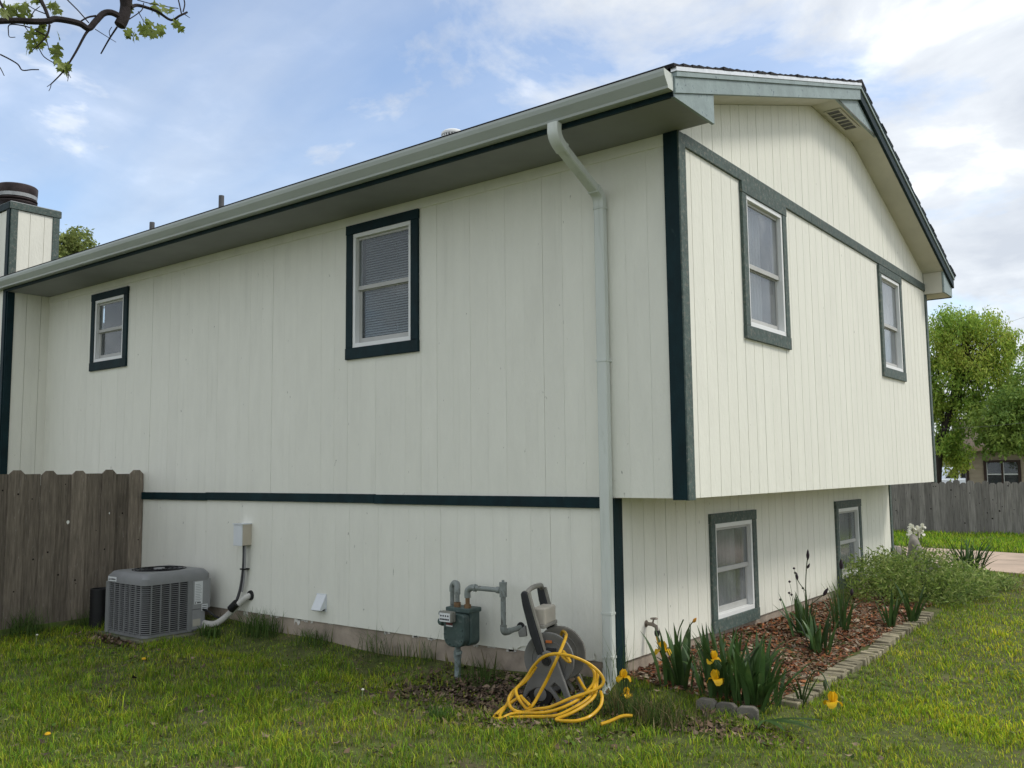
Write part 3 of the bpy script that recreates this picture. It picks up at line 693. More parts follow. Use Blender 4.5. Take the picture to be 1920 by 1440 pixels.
def tuftiness(x, y): return np.clip(0.62 + 0.5 * vnoise(x, y, 7.0, 2) + 0.3 * vnoise(x, y, 17, 4), 0.12, 1.0)
V, T, C_ = [], [], []
def add_blades(x, y, h, w, cols, bend, seed):
    pos = np.stack([x, y, gzv(x, y) - 0.004], 1); v, t, c = blades(pos, h, w, cols, bend, seed)
    T.append(t + sum(len(q) for q in V)); V.append(v); C_.append(c)
x, y, dep = lawn_points(300000, -8.5, 4.2, -4.6, 1.2, lambda x, y, d: (1 - bare(x, y)) * np.clip(7.0 / d, 0.35, 1.0) * (0.45 + 0.55 * tuftiness(x, y)))
hh = 0.055 * (0.45 + 0.95 * tuftiness(x, y)) * rng.uniform(0.6, 1.5, len(x)); hh *= np.where(x > 0.6, 0.70, 1.0)
hh *= np.where((y > -0.30) & (y < 0) & (x < -0.9), 0.6, 1.0)
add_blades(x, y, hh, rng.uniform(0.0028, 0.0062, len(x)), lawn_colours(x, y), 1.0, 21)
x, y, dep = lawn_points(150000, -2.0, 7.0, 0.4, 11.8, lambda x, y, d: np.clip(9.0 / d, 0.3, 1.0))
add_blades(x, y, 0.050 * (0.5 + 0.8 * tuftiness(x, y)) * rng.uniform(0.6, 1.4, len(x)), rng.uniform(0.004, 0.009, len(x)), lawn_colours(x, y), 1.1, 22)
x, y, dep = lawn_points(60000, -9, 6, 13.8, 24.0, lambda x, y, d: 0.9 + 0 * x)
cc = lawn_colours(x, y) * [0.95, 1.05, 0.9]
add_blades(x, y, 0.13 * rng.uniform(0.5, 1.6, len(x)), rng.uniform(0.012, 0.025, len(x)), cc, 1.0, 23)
# coarse uneven tufts standing above the turf
nc = 1500; cxs = rng.uniform(-8, 4, nc); cys = rng.uniform(-4.4, 8.5, nc); kk = (vnoise(cxs, cys, 1.3, 41) + rng.normal(0, .5, nc) > 0.1) & (rng.uniform(0, 1, nc) > bare(cxs, cys)); cxs, cys = cxs[kk], cys[kk]
nb = 34; x = np.repeat(cxs, nb) + rng.normal(0, .035, len(cxs) * nb); y = np.repeat(cys, nb) + rng.normal(0, .035, len(cxs) * nb)
hs_ = np.repeat(rng.uniform(.05, .13, len(cxs)) * rng.choice([1, 1, 1.7], len(cxs)) * np.where(cxs > .6, .62, 1.0), nb) * rng.uniform(.4, 1.1, len(x)); ct = np.repeat(rng.uniform(.75, 1.45, (len(cxs), 1)) * np.array([[1, 1, 1]]), nb, 0)
kk = ~in_house(x, y) & ~((x < XL) & (y > -.28) & (y < .1)) & ~((x > XL) & (x < .52) & (y > 0)) & ~((near_e(x) - .05 < y)); x, y, hs_, ct = x[kk], y[kk], hs_[kk], ct[kk]
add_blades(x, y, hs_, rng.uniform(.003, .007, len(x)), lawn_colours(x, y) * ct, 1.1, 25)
grass_m = mat('grass_blades', (1, 1, 1), 0.6, 0.12, 9.0, attr='col', trans=0.40, spec=0.08)
tag(tri_mesh('grass', np.concatenate(V), np.concatenate(T), grass_m, cols=np.concatenate(C_)), 'uneven green lawn grass with yellowish patches around the house', 'grass', kind='stuff')
# low broad-leaved lawn weeds (clover and plantain), too small to count
n = 30000; x = rng.uniform(-8, 3.6, n); y = rng.uniform(-4.4, 6.5, n)
k = (vnoise(x, y, 3.0, 14) + rng.normal(0, .3, n) > 0.25) & ~in_house(x, y) & ~((x > XL) & (x < 0.55) & (y > 0.0)); x, y = x[k], y[k]
pw = np.stack([x, y, gzv(x, y) + rng.uniform(0.012, 0.05, len(x))], 1)
tag(chips('lawn_weeds', pw, (0.012, 0.042), [(0.11, 0.20, 0.025), (0.16, 0.25, 0.035), (0.24, 0.31, 0.06), (0.08, 0.15, 0.03), (0.30, 0.33, 0.10)], 0.35, m=leaf_m, aspect=(0.5, 0.9), lift=0.0, curl=-0.1),
    'small broad-leaved weeds mixed into the lawn', 'weeds', kind='stuff')
# ------------------------------------------------------------------ plants
def strip_leaf(L_, W_, bend, fold=0.25, seg=7, twist=0.0):
    """sword leaf growing up +Z and bending towards +X; returns mesh builder"""
    mb = MB(); row = []
    x = z = 0.0; a = 0.0
    for i in range(seg + 1):
        t = i / seg; w = W_ / 2 * (0.55 + 1.2 * t * (1 - t) * 1.6) * (1 - t ** 4) + 0.0006
        tw = twist * t; c, s = math.cos(tw), math.sin(tw)
        mb.v += [(x - s * w, -c * w, z), (x - fold * w * 0.6, 0, z), (x + s * w, c * w, z)]
        a = bend * t ** 1.6; x += L_ / seg * math.sin(a); z += L_ / seg * math.cos(a)
    for i in range(seg):
        for j in range(2):
            q = i * 3 + j; mb.f.append((q, q + 1, q + 4, q + 3))
    return mb
iris_m = mat('iris_leaf', (0.055, 0.115, 0.030), 0.42, 0.25, 5.0, (1, 1, 0.5), spec=0.4, trans=0.22, objrand=0.35, col2=(0.10, 0.15, 0.042), c2=(0.5, 0.75), c2scale=6)
iris_l = mat('pale_iris_leaf', (0.12, 0.19, 0.045), 0.45, 0.2, 5.0, spec=0.4, trans=0.25, objrand=0.3)
stem_m = mat('flower_stem', (0.055, 0.085, 0.03), 0.55, 0.2, 10)
yellow = mat('yellow_petal', (0.80, 0.50, 0.012), 0.55, 0.12, 14.0, trans=0.28, col2=(0.72, 0.36, 0.01), c2=(0.5, 0.8), c2scale=20)
white_p = mat('white_petal', (0.80, 0.79, 0.68), 0.55, 0.06, 10.0, trans=0.3)
bud_m = mat('dark_bud', (0.030, 0.018, 0.026), 0.6, 0.3, 20)
LEAFMESH = [strip_leaf(1.0, 0.085, b, 0.3, 7, tw).mesh('leaf', iris_m, True) for b, tw in ((0.12, 0.2), (0.35, -0.3), (0.7, 0.4), (1.1, -0.2), (1.7, 0.5), (2.1, 0.3))]
PALEMESH = [strip_leaf(1.0, 0.075, b, 0.3, 7, tw).mesh('leaf', iris_l, True) for b, tw in ((0.15, 0.2), (0.45, -0.3), (0.9, 0.4))]
def petal(mb, c, az, L_, W_, a0, a1, ruffle=0.1):
    n, m_ = 6, 5; base = len(mb.v); x = z = 0.0; d = Vector((math.cos(az), math.sin(az), 0)); s = Vector((-math.sin(az), math.cos(az), 0))
    for i in range(n + 1):
        t = i / n; ang = a0 + (a1 - a0) * t; w = W_ / 2 * math.sin(math.pi * min(0.97, 0.10 + 0.80 * t)) ** 0.7
        for j in range(m_):
            k = j / (m_ - 1) * 2 - 1
            mb.v.append(tuple(Vector(c) + d * x + s * (w * k) + Vector((0, 0, z + ruffle * L_ * (k * k) * (0.5 + math.sin(9 * t + 4 * k) * 0.6)))))
        x += L_ / n * math.cos(ang); z += L_ / n * math.sin(ang)
    for i in range(n):
        for j in range(m_ - 1):
            q = base + i * m_ + j; mb.f.append((q, q + 1, q + m_ + 1, q + m_))
def iris_flower(parent, c, size, m, az=0.0):
    mb = MB()
    for k in range(3):
        petal(mb, c, az + k * 2.094, size, size * 0.85, 0.5, -1.7); petal(mb, c, az + 1.047 + k * 2.094, size * 0.85, size * 0.8, 1.2, 1.9)
    return mb.build('flower', m, parent, smooth=True, auto=80)
def fan(name, label, loc, n, h, spread, cat='iris', meshes=None, group=None, wide=1.0, zoff=0.0):
    group = group or ('irises in the planting bed' if cat == 'iris' else None)
    z = ground_z(loc[0], loc[1]) + zoff; t = thing(name, label, cat, group, (loc[0], loc[1], z - 0.015))
    for i in range(n):
        me = (meshes or LEAFMESH); idx = min(len(me) - 1, int(abs(rnd.gauss(0, 1.0)) * 2.3))
        o = link('leaf', me[idx], t); L_ = h * rnd.uniform(0.6, 1.1)
        o.scale = (L_, L_ * wide * rnd.uniform(0.8, 1.2), L_); rr = rnd.uniform(0, spread); aa = rnd.uniform(0, 6.28)
        o.location = (rr * math.cos(aa), rr * math.sin(aa), 0); o.rotation_euler = (rnd.gauss(0, .12), abs(rnd.gauss(0.12, .22)), aa + rnd.gauss(0, .6))
    return t
def stalk(t, p0, pts, r=0.005):
    MB().tube(smooth_path([p0] + pts, 4), r, 6).build('stem', stem_m, t, smooth=True)
def bud(t, p, d, L_=0.05, r=0.012, m=None):
    MB().lathe([(0.001, 0), (r * .8, L_ * .25), (r, L_ * .5), (r * .5, L_ * .85), (0.001, L_)], p, d, 8).build('bud', m or bud_m, t, smooth=True)

f1 = fan('iris_plant', 'broad iris clump with two yellow blooms stacked at its front, behind the grey scalloped edging', (0.13, 0.12), 36, 0.52, 0.20)
z = 0.0
stalk(f1, (0.02, -0.02, 0), [(0.02, -0.08, 0.22), (0.05, -0.12, 0.33)]); iris_flower(f1, (0.05, -0.13, 0.31), 0.075, yellow, 0.4)
stalk(f1, (0.04, -0.02, 0), [(0.06, -0.10, 0.12), (0.08, -0.15, 0.17)]); iris_flower(f1, (0.08, -0.17, 0.18), 0.085, yellow, 1.3)
f2 = fan('iris_plant', 'largest iris clump with spreading leaves at the outer corner of the bed', (0.42, 0.14), 46, 0.52, 0.20)
for a, b, c in ((0.2, -0.15, 1.0), (0.35, -.2, .8), (.1, -.3, .9), (.3, .05, 1.0)):
    o = link('leaf', LEAFMESH[4], f2); o.scale = (0.5 * c, 0.5 * c, 0.42 * c); o.rotation_euler = (0, 0.3, math.atan2(b, a)); o.location = (0.05, 0, 0)
f3 = fan('iris_plant', 'iris clump against the foundation just right of the downspout', (-0.18, 0.18), 26, 0.50, 0.17)
stalk(f3, (0, 0, 0), [(-.05, .05, 0.35), (-.02, .10, 0.50)]); stalk(f3, (0, 0, 0.30), [(0.03, .05, 0.42), (0.08, .06, 0.50)], .004); bud(f3, (0.08, .06, .49), (0.3, 0, 0.4), 0.05, .014, mat('withered_petal', (0.55, 0.24, 0.03), .7, .2, 20))
iris_flower(f3, (-0.14, -0.02, 0.27), 0.085, yellow, 2.0); stalk(f3, (-.02, 0, 0), [(-.10, -.01, 0.2), (-.14, -.02, .27)])
fan('iris_plant', 'leafy iris clump without blooms behind the two stacked yellow blooms', (0.24, 0.62), 24, 0.46, 0.15)
fan('iris_plant', 'shorter bloomless iris clump close to the foundation behind the tap', (-0.12, 0.75), 16, 0.40, 0.12)
f4 = fan('iris_plant', 'iris clump with a tall dark-budded stalk below the first lower window', (-0.16, 2.75), 20, 0.44, 0.12)
stalk(f4, (0, 0, 0), [(0.02, 0, 0.35), (0.03, 0.02, 0.62), (0.05, 0.03, 0.80)]); bud(f4, (0.05, .03, .76), (0.05, 0, 1), .11, .017); stalk(f4, (.03, .01, .45), [(-.04, .0, .55), (-.05, .0, .60)], .004); bud(f4, (-.05, 0, .56), (-.1, 0, 1), .08, .014)
stalk(f4, (.02, .0, .3), [(.12, .03, .38), (.20, .05, .45)], .004); bud(f4, (.18, .045, .42), (.6, .1, 1), .10, .018); bud(f4, (.045, .02, .68), (.5, 0, 1), .06, .012)
f5 = fan('iris_plant', 'low iris clump with drooping leaves between the tall-stalked iris and the brick edging', (0.14, 2.30), 22, 0.42, 0.10)
f6 = fan('iris_plant', 'iris clump with two dark buds right of the tall-stalked clump', (0.02, 3.35), 22, 0.42, 0.10)
stalk(f6, (0, 0, 0), [(0.02, 0, 0.35), (0.0, 0.02, 0.66)]); bud(f6, (0, .02, .62), (0.05, 0, 1), .12, .022); stalk(f6, (.01, 0, .25), [(.07, 0, .32), (.10, 0, .40)], .004); bud(f6, (.10, 0, .37), (.1, 0, 1), .08, .020)
fan('iris_plant', 'narrow upright iris fan left of the bushy green shrub', (0.28, 4.05), 13, 0.42, 0.06)
fan('iris_plant', 'upright iris fan in front of the bushy green shrub', (0.42, 4.45), 13, 0.48, 0.06)
f9 = fan('iris_plant', 'small iris with a drooping yellow bloom hanging over the lawn edge', (0.62, 0.50), 6, 0.34, 0.05)
stalk(f9, (0, 0, 0), [(0.10, -.04, 0.26), (0.20, -.12, 0.30), (0.28, -.19, 0.20)]); bud(f9, (0.22, -.13, .26), (0.1, 0, -1), .08, .014, stem_m); iris_flower(f9, (0.30, -.21, 0.13), 0.085, yellow, 0.7)
fA = fan('fallen_iris', 'flattened iris leaves sprawled on the grass below the scalloped edging', (0.62, -0.18), 5, 0.10, 0.05, cat='iris')
for k, (aa, L_) in enumerate(((-0.9, .45), (-0.5, .5), (-1.3, .38), (0.1, .42), (-.2, .35))):
    o = link('leaf', LEAFMESH[1], fA); o.scale = (L_, L_, L_); o.rotation_euler = (0, 1.35, aa); o.location = (0, 0, 0.05)
fB = fan('iris_plant', 'yellow iris bloom low beside the foot of the downspout', (-0.46, -0.20), 5, 0.22, 0.06)
iris_flower(fB, (0.0, 0.0, 0.16), 0.075, yellow, 0.2); iris_flower(fB, (0.06, -0.06, 0.06), 0.06, yellow, 1.2); stalk(fB, (0, 0, 0), [(0, 0, .1), (0, 0, .16)])
# dried seed heads by the wall
t = thing('seed_heads', 'thin dry stalks with round black seed heads against the cream wall', 'plant', None, (-0.45, 3.2, ground_z(-0.45, 3.2)))
for k in range(9):
    x, y, h = rnd.uniform(-.05, .1), rnd.uniform(-.35, .5), rnd.uniform(0.15, 0.55)
    stalk(t, (x, y, 0), [(x + .02, y + .03, h * .6), (x - .01, y + .05, h)], .0018); MB().lathe([(.001, 0), (.014, .010), (.014, .018), (.001, .028)], (x - .01, y + .05, h - .01), (0, 0, 1), 8).build('seed_head', bud_m, t, smooth=True)
# lime tussock, blue-green daylily clump, white-flowered plant
fan('tussock', 'bright green grassy tussock beside the second lower window', (-0.38, 4.55), 60, 0.34, 0.13, 'plant', PALEMESH, wide=0.32)
fan('daylily_clump', 'dark green daylily clump arching over the driveway edge', (0.02, 9.35), 80, 0.66, 0.18, 'plant', LEAFMESH[1:5], wide=0.42)
wf = fan('white_flower_plant', 'plant crowned with white blooms beyond the far house corner', (-0.92, 10.15), 30, 0.55, 0.13, 'plant', PALEMESH, wide=0.45)
for k in range(15):
    a, r_ = rnd.uniform(0, 6.28), rnd.uniform(0, .30); p = (r_ * math.cos(a), r_ * math.sin(a), rnd.uniform(.58, .76)); stalk(wf, (p[0] * .2, p[1] * .2, 0), [(p[0] * .7, p[1] * .7, p[2] * .6), p], .004); iris_flower(wf, p, rnd.uniform(.06, .085), white_p, a)
# bushy shrub
def bush(name, label, base, blobs, nleaf, leaf, pal, stems=18, cat='shrub', group=None, aspect=0.35):
    t = thing(name, label, cat, group, base); base = Vector(base)
    P_, C2 = [], []
    for (c, rad, wgt) in blobs:
        n = int(nleaf * wgt); d = rng.normal(0, 1, (n, 3)); d /= np.linalg.norm(d, axis=1)[:, None]; r = rng.uniform(0.25, 1.0, (n, 1)) ** 0.45
        P_.append(np.array(c) + d * r * np.array(rad) * rng.uniform(0.85, 1.2, (n, 1)))
    p = np.concatenate(P_); p = p[p[:, 2] > 0.0]; n = len(p)
    ax = rng.normal(0, 1, (n, 3)); ax[:, 2] = np.abs(ax[:, 2]) * 0.9; ax /= np.linalg.norm(ax, axis=1)[:, None]
    s = np.cross(ax, rng.normal(0, 1, (n, 3))); s /= np.linalg.norm(s, axis=1)[:, None]; L_ = rng.uniform(leaf * .6, leaf * 1.4, (n, 1))
    v = np.stack([p, p + ax * L_ * .5 + s * L_ * aspect / 2, p + ax * L_, p + ax * L_ * .5 - s * L_ * aspect / 2], 1).reshape(-1, 3)
    b = np.arange(n)[:, None] * 4; tr = np.concatenate([b + [0, 1, 3], b + [1, 2, 3]], 1).reshape(-1, 3)
    pal = np.array(pal); col = np.repeat(pal[rng.integers(0, len(pal), n)] * rng.uniform(.65, 1.3, (n, 1)), 4, 0)
    tri_mesh('crown', v, tr, leaf_m, t, cols=col)
    mb = MB()
    for k in range(stems):
        q = p[rng.integers(0, n)]; mb.tube([(q[0] * .3, q[1] * .3, 0), (q[0] * .7, q[1] * .7, q[2] * .5), tuple(q)], [.006, .004, .002], 4)
    mb.build('stems', stem_m, t)
    return t
GP = [(0.20, 0.29, 0.065), (0.27, 0.36, 0.085), (0.14, 0.22, 0.055), (0.36, 0.42, 0.14)]
bush('shrub', 'loose grey-green shrub filling the far end of the planting bed', (0.05, 6.6, ground_z(0, 6.6)),
     [((-.32, -1.0, .26), (.45, .60, .42), .24), ((0.10, -0.3, .27), (.60, .8, .42), .34), ((0.25, 0.7, .12), (.45, .6, .24), .26), ((-.5, .2, .22), (.3, .7, .34), .18)], 15000, 0.060, GP, 90, aspect=0.28)
bush('low_shrub', 'low bushy plant between the shrub and the driveway', (0.15, 8.4, ground_z(0, 8.4)), [((0.15, -.1, .06), (.55, .6, .17), 1.0)], 3000, 0.07, GP, 20, aspect=.3)
t = thing('tall_weed', 'airy grey weed stems with narrow leaves against the wall past the second lower window', 'weed', None, (-0.45, 6.9, ground_z(-.45, 6.9)))
for k in range(9):
    x, y, h = rnd.uniform(-.05, .15), rnd.uniform(-.6, .5), rnd.uniform(.5, .85); stalk(t, (x, y, 0), [(x + .03, y, h * .5), (x + rnd.uniform(-.05, .08), y, h)], .003)
    for j in range(4):
        o = link('leaf', PALEMESH[1], t); L_ = rnd.uniform(.06, .12); o.scale = (L_, L_ * 2.4, L_); o.location = (x + .03, y, h * rnd.uniform(.5, .95)); o.rotation_euler = (0, rnd.uniform(.3, 1), rnd.uniform(0, 6.28))
# garden rocks
rock_m = mat('pale_rock', (0.30, 0.275, 0.24), 0.9, 0.3, 5.0, bump=0.6, bscale=14, col2=(0.18, 0.17, 0.14), c2=(.45, .65), c2scale=4, objrand=.15)
def rock(label, c, rad, seed, name='garden_rock', m=None):
    bm = bmesh.new(); bmesh.ops.create_icosphere(bm, subdivisions=3, radius=1.0); r_ = np.random.default_rng(seed); ph = r_.uniform(0, 6, 6)
    for v in bm.verts:
        k = 1 + .10 * math.sin(3 * v.co.x + ph[0]) * math.sin(2.6 * v.co.y + ph[1]) + .08 * math.sin(5 * v.co.z + ph[2] + 3 * v.co.x) + .04 * math.sin(11 * v.co.y + ph[3])
        v.co = Vector((v.co.x * rad[0], v.co.y * rad[1], v.co.z * rad[2])) * k
    me = bpy.data.meshes.new(name); bm.to_mesh(me); bm.free(); me.materials.append(m or rock_m); me.polygons.foreach_set('use_smooth', [True] * len(me.polygons))
    o = link(name, me, None, c); return tag(o, label, 'rock', 'rocks at the far house corner')
gz = ground_z(-.9, 9.4)
rock('largest rounded grey rock close to the far house corner', (-1.05, 9.25, gz + .20), (.24, .22, .30), 1)
rock('tall pale rock leaning behind the largest one, under the white blooms', (-.78, 9.55, gz + .28), (.13, .14, .36), 2)
rock('small whitish rock in front of the daylily clump', (-.35, 9.3, gz + .10), (.17, .13, .14), 3)
rock('flat pale rock between the white blooms and the daylily clump', (-.55, 9.35, gz + .15), (.14, .14, .20), 4)
# brick edging and scalloped blocks
brick_m = mat('edging_brick', (0.30, 0.265, 0.18), 0.9, 0.3, 8.0, bump=.5, bscale=40, col2=(.20, .175, .12), c2=(.5, .7), c2scale=6, objrand=.3)
edge = thing('brick_edging', 'row of tan bricks edging the planting bed along the lawn', 'edging', None, (0.5, 2.6, ground_z(.5, 2.6)))
bme = MB().box(-.075, .075, -.034, .034, -.06, .03); bmesh_ = bme.mesh('brick', brick_m)
y = 0.42; k = 0
while y < 5.0:
    o = link('brick', bmesh_, edge); xx = 0.56 - 0.028 * y + .02 * math.sin(y * 3); o.location = (xx - .5, y - 2.6, ground_z(xx, y) - edge.location.z + .012 + rnd.uniform(-.012, .012))
    o.rotation_euler = (rnd.gauss(0, .06), rnd.gauss(0, .05), rnd.gauss(0.05, .16)); o.scale = (rnd.uniform(.85, 1.1), rnd.uniform(.9, 1.1), 1)
    b = o.modifiers.new('bevel', 'BEVEL'); b.width = .007; b.segments = 2; y += rnd.uniform(.078, .092); k += 1
sc_m = mat('grey_edging_block', (0.135, 0.125, 0.105), 0.95, 0.25, 6.0, bump=.6, bscale=30, objrand=.15)
for (xx, yy, rz, lab) in ((0.17, -0.12, 0.10, 'left scalloped grey concrete edging block at the front of the bed'), (0.32, -0.12, 0.02, 'middle scalloped grey concrete edging block at the front of the bed'), (0.47, -0.11, 0.25, 'right scalloped grey concrete edging block at the front of the bed')):
    pts = [(-.072, -.10), (.072, -.10), (.072, .045), (.045, .068), (-.045, .068), (-.072, .045)]
    o = MB().prism([(u, -.03, v) for u, v in pts], (0, .06, 0)).build('edging_block', sc_m, None, bevel=.008, loc=(xx, yy, ground_z(xx, yy) + .004 + rnd.uniform(-.012, .012))); o.rotation_euler = (rnd.uniform(-.2, -.02), rnd.uniform(-.08, .08), rz); tag(o, lab, 'edging block', 'scalloped edging blocks')
# tufts of tall grass and weeds along the foundation
def tuft(label, x, y, n, h, r_, pal=((0.065, .125, .03), (.09, .155, .04), (.12, .18, .05)), w=.006, bend=.9, name='grass_tuft'):
    px = np.clip(rng.normal(0, r_, n), -1.5 * r_, 1.5 * r_); py = np.clip(rng.normal(0, r_ * .6, n), -r_, r_); py = np.minimum(py, -y - .012) if y > -.4 and x < XL else py
    pos = np.stack([px, py, np.zeros(n)], 1); pal = np.array(pal); v, t_, c = blades(pos, h * rng.uniform(.5, 1.15, n), rng.uniform(w * .6, w * 1.3, n), pal[rng.integers(0, len(pal), n)] * rng.uniform(.7, 1.3, (n, 1)), bend, int(rng.integers(0, 9999)))
    o = tri_mesh(name, v, t_, grass_m, cols=c); o.location = (x, y, ground_z(x, y) - .01); return tag(o, label, 'grass tuft', 'tall grass tufts')
tuft('dense tall grass tuft against the foundation just right of the white pipe', -4.95, -.10, 260, .36, .16)
tuft('tall grass tuft at the foot of the fence, far left', -7.35, -1.45, 240, .42, .17)
tuft('wiry grass tuft against the foundation between vent hood and gas meter', -3.25, -.08, 70, .42, .15, w=.005)
tuft('sparse weed stems against the foundation left of the gas meter', -2.65, -.07, 40, .40, .10, w=.005, bend=.6)
tuft('grass tuft at the foot of the gas meter', -1.85, -.22, 90, .26, .10)
tuft('short grass tuft beneath the dryer vent', -4.1, -.10, 120, .24, .12)
tuft('long ragged grass tuft right of the hose coils', -0.28, -.42, 330, .26, .17, pal=((.05, .095, .025), (.07, .115, .03), (.16, .14, .06)))
tuft('dry-bladed grass tuft in front of the scalloped edging', 0.05, -.50, 260, .24, .17, pal=((.06, .10, .025), (.08, .12, .03), (.22, .18, .09)))
tuft('thin grass blades growing up past the downspout', -0.55, -.12, 26, .55, .08, w=.004, bend=.5)
tuft('grass tuft at the fence foot behind the black pipe', -7.3, -.75, 120, .26, .14)
tuft('leafy weed tuft under the white pipe by the grey unit', -5.45, -.35, 60, .16, .08, w=.02)
tuft('bright grass tuft at the lower edge of the bare soil', -1.35, -1.25, 120, .15, .06, pal=((.09, .17, .04), (.07, .13, .03)))
for i, (x, yy) in enumerate(((-6.0, 21.2), (-4.4, 21.25), (-3.0, 21.2), (-2.1, 21.25), (-1.0, 21.2), (.2, 21.25))):
    tuft(['dry straw tuft at the foot of the far fence near the house corner', 'dry straw tuft at the far fence left of the white blooms', 'pale dry stalks at the far fence above the driveway, the tallest there', 'dry straw tuft at the middle of the far fence', 'dry straw tuft at the far fence toward the right', 'dry straw tuft at the far fence by the right picture edge'][i], x, yy, 60, .42, .30, pal=((.30, .26, .13), (.22, .2, .09), (.12, .15, .05)), w=.02, bend=.4)
# dandelions
for i, (x, yy, h, m_, lab) in enumerate(((-4.45, -1.72, .12, 'y', 'yellow dandelion on a tall stalk in front of the grey unit'), (-3.15, -3.15, .05, 'y', 'yellow dandelion low in the grass at the bottom edge, left'), (-6.4, -1.75, .14, 'w', 'white dandelion clock on a tall stalk left of the grey unit'), (-2.05, -1.35, .11, 'w', 'white seed-head stalk in the lawn below the gas meter'))):
    t = thing('dandelion', lab, 'flower', 'dandelions in the lawn', (x, yy, ground_z(x, yy))); MB().tube([(0, 0, 0), (.01, 0, h * .6), (.012, .004, h)], .0035, 6).build('stem', mat('pale_stem', (.22, .27, .13), .6), t)
    MB().lathe([(.002, -.006), (.017, 0), (.020, .006), (.012, .014), (.0, .016)] if m_ == 'y' else [(.001, -.008), (.010, 0), (.012, .006), (.006, .012), (0, .013)], (.012, .004, h), (0.1, -.1, 1), 12).build('flower_head', yellow if m_ == 'y' else white_p, t, smooth=True)
# ------------------------------------------------------------------ left fence
def picket_poly(w, h, dog, lean=0.0):
    c = min(w * .28, .05)
    return [(-w / 2, 0), (w / 2, 0), (w / 2, h - (c if dog else 0)), (w / 2 - (c if dog else 0), h), (-w / 2 + (c if dog else 0), h), (-w / 2, h - (c if dog else 0))] if dog else [(-w / 2, 0), (w / 2, 0), (w / 2, h), (-w / 2, h)]
fw_m = mat('weathered_brown_board', (0.20, 0.168, 0.130), 0.92, 0.32, 8.0, (6, 6, 0.5), bump=.5, bscale=22, bstretch=(7, 7, .4), col2=(.36, .33, .29), c2=(.62, .74), c2scale=11, c2stretch=(5, 5, .9), objrand=.28)
fg_m = mat('weathered_grey_board', (0.235, 0.22, 0.20), 0.92, 0.32, 5.0, (6, 6, 0.4), bump=.4, bscale=20, bstretch=(7, 7, .4), col2=(.09, .082, .072), c2=(.60, .72), c2scale=5, c2stretch=(4, 4, 1.2), objrand=.30)
knot_m = mat('dark_knot', (0.018, 0.013, 0.010), 0.9, .2, 10)
fence = thing('wood_fence', 'brown weathered wood picket fence joining the house wall at left', 'fence', None, (-7.5, -0.9, GZ))
W_ = 0.178; FX = -7.5
for i in range(14):
    yc = -0.11 - i * W_; dog = i % 2 == 0; h = (0.225 if dog else 0.182) - (GZ + .05) + rnd.uniform(-.006, .006); w = W_ + (.002 if dog else .012)
    poly = picket_poly(w, h, dog)
    holes = {2: (0.02, 1.235, .012), 5: (.070, 1.150, .021)}
    if i in holes:                                    # knot holes right through the board
        hx, hz, hr = holes[i]; n = 12
        ring = [(hx + hr * math.cos(a) * (1 + .15 * math.sin(3 * a)), hz + hr * 1.15 * math.sin(a)) for a in [-math.pi / 2 - 2 * math.pi * k / n for k in range(n + 1)]]
        poly = [poly[0], (hx, 0)] + ring + [(hx, 0)] + poly[1:]
    o = MB().prism([(0, u, v) for u, v in poly], (.018, 0, 0)).build('picket', fw_m, fence, loc=((.008 if dog else -.011) + rnd.uniform(-.002, .002), yc + .9, .05)); o.rotation_euler = (rnd.gauss(0, .003), 0, rnd.gauss(0, .01))
    for k in range(rnd.choice((1, 2, 2))):
        kz, ky, kr = rnd.uniform(.2, 1.6), rnd.uniform(-.05, .05), rnd.uniform(.006, .012)
        MB().lathe([(kr, 0), (kr * .8, .0022)], (.018, ky, kz), (1, 0, 0), 9).build('knot', knot_m, o)
for z in (.35, 1.0, 1.55): MB().box(-.055, -.014, -1.6, .88, z, z + .085).build('rail', fw_m, fence)
MB().box(-.10, -.016, .80, .888, 0, 1.7).build('post', fw_m, fence)
MB().box(.02, .05, -1.2, .40, -.02, .075).build('kick_board', mat('mossy_board', (.10, .10, .05), .9, .3, 6, col2=(.10, .15, .03), c2=(.4, .6)), fence)

# ------------------------------------------------------------------ far fence
ff = thing('grey_fence', 'long grey weathered board fence beyond the driveway', 'fence', None, (-3, 21.5, -1.74))
x = -11.0
while x < 7.0:
    w = rnd.uniform(.165, .195); h = 1.44 + rnd.uniform(-.03, .03) + (.05 if x < -1.8 else 0); poly = picket_poly(w - .004, h, True)
    o = MB().prism([(u, 0, v) for u, v in poly], (0, .02, 0)).build('picket', fg_m, ff, loc=(x + 3 + w / 2, rnd.uniform(-.012, .006), rnd.uniform(-.03, .03)))
    if rnd.random() < .6:
        for k in range(rnd.choice((1, 2))):
            kr = rnd.uniform(.010, .024); MB().lathe([(kr, 0), (kr * .8, .003)], (rnd.uniform(-.05, .05), 0, rnd.uniform(.2, 1.4)), (0, -1, 0), 9).build('knot', knot_m, o)
    x += w
for z in (.3, .75, 1.2): MB().box(-8, 10, .03, .07, z, z + .09).build('rail', fg_m, ff)

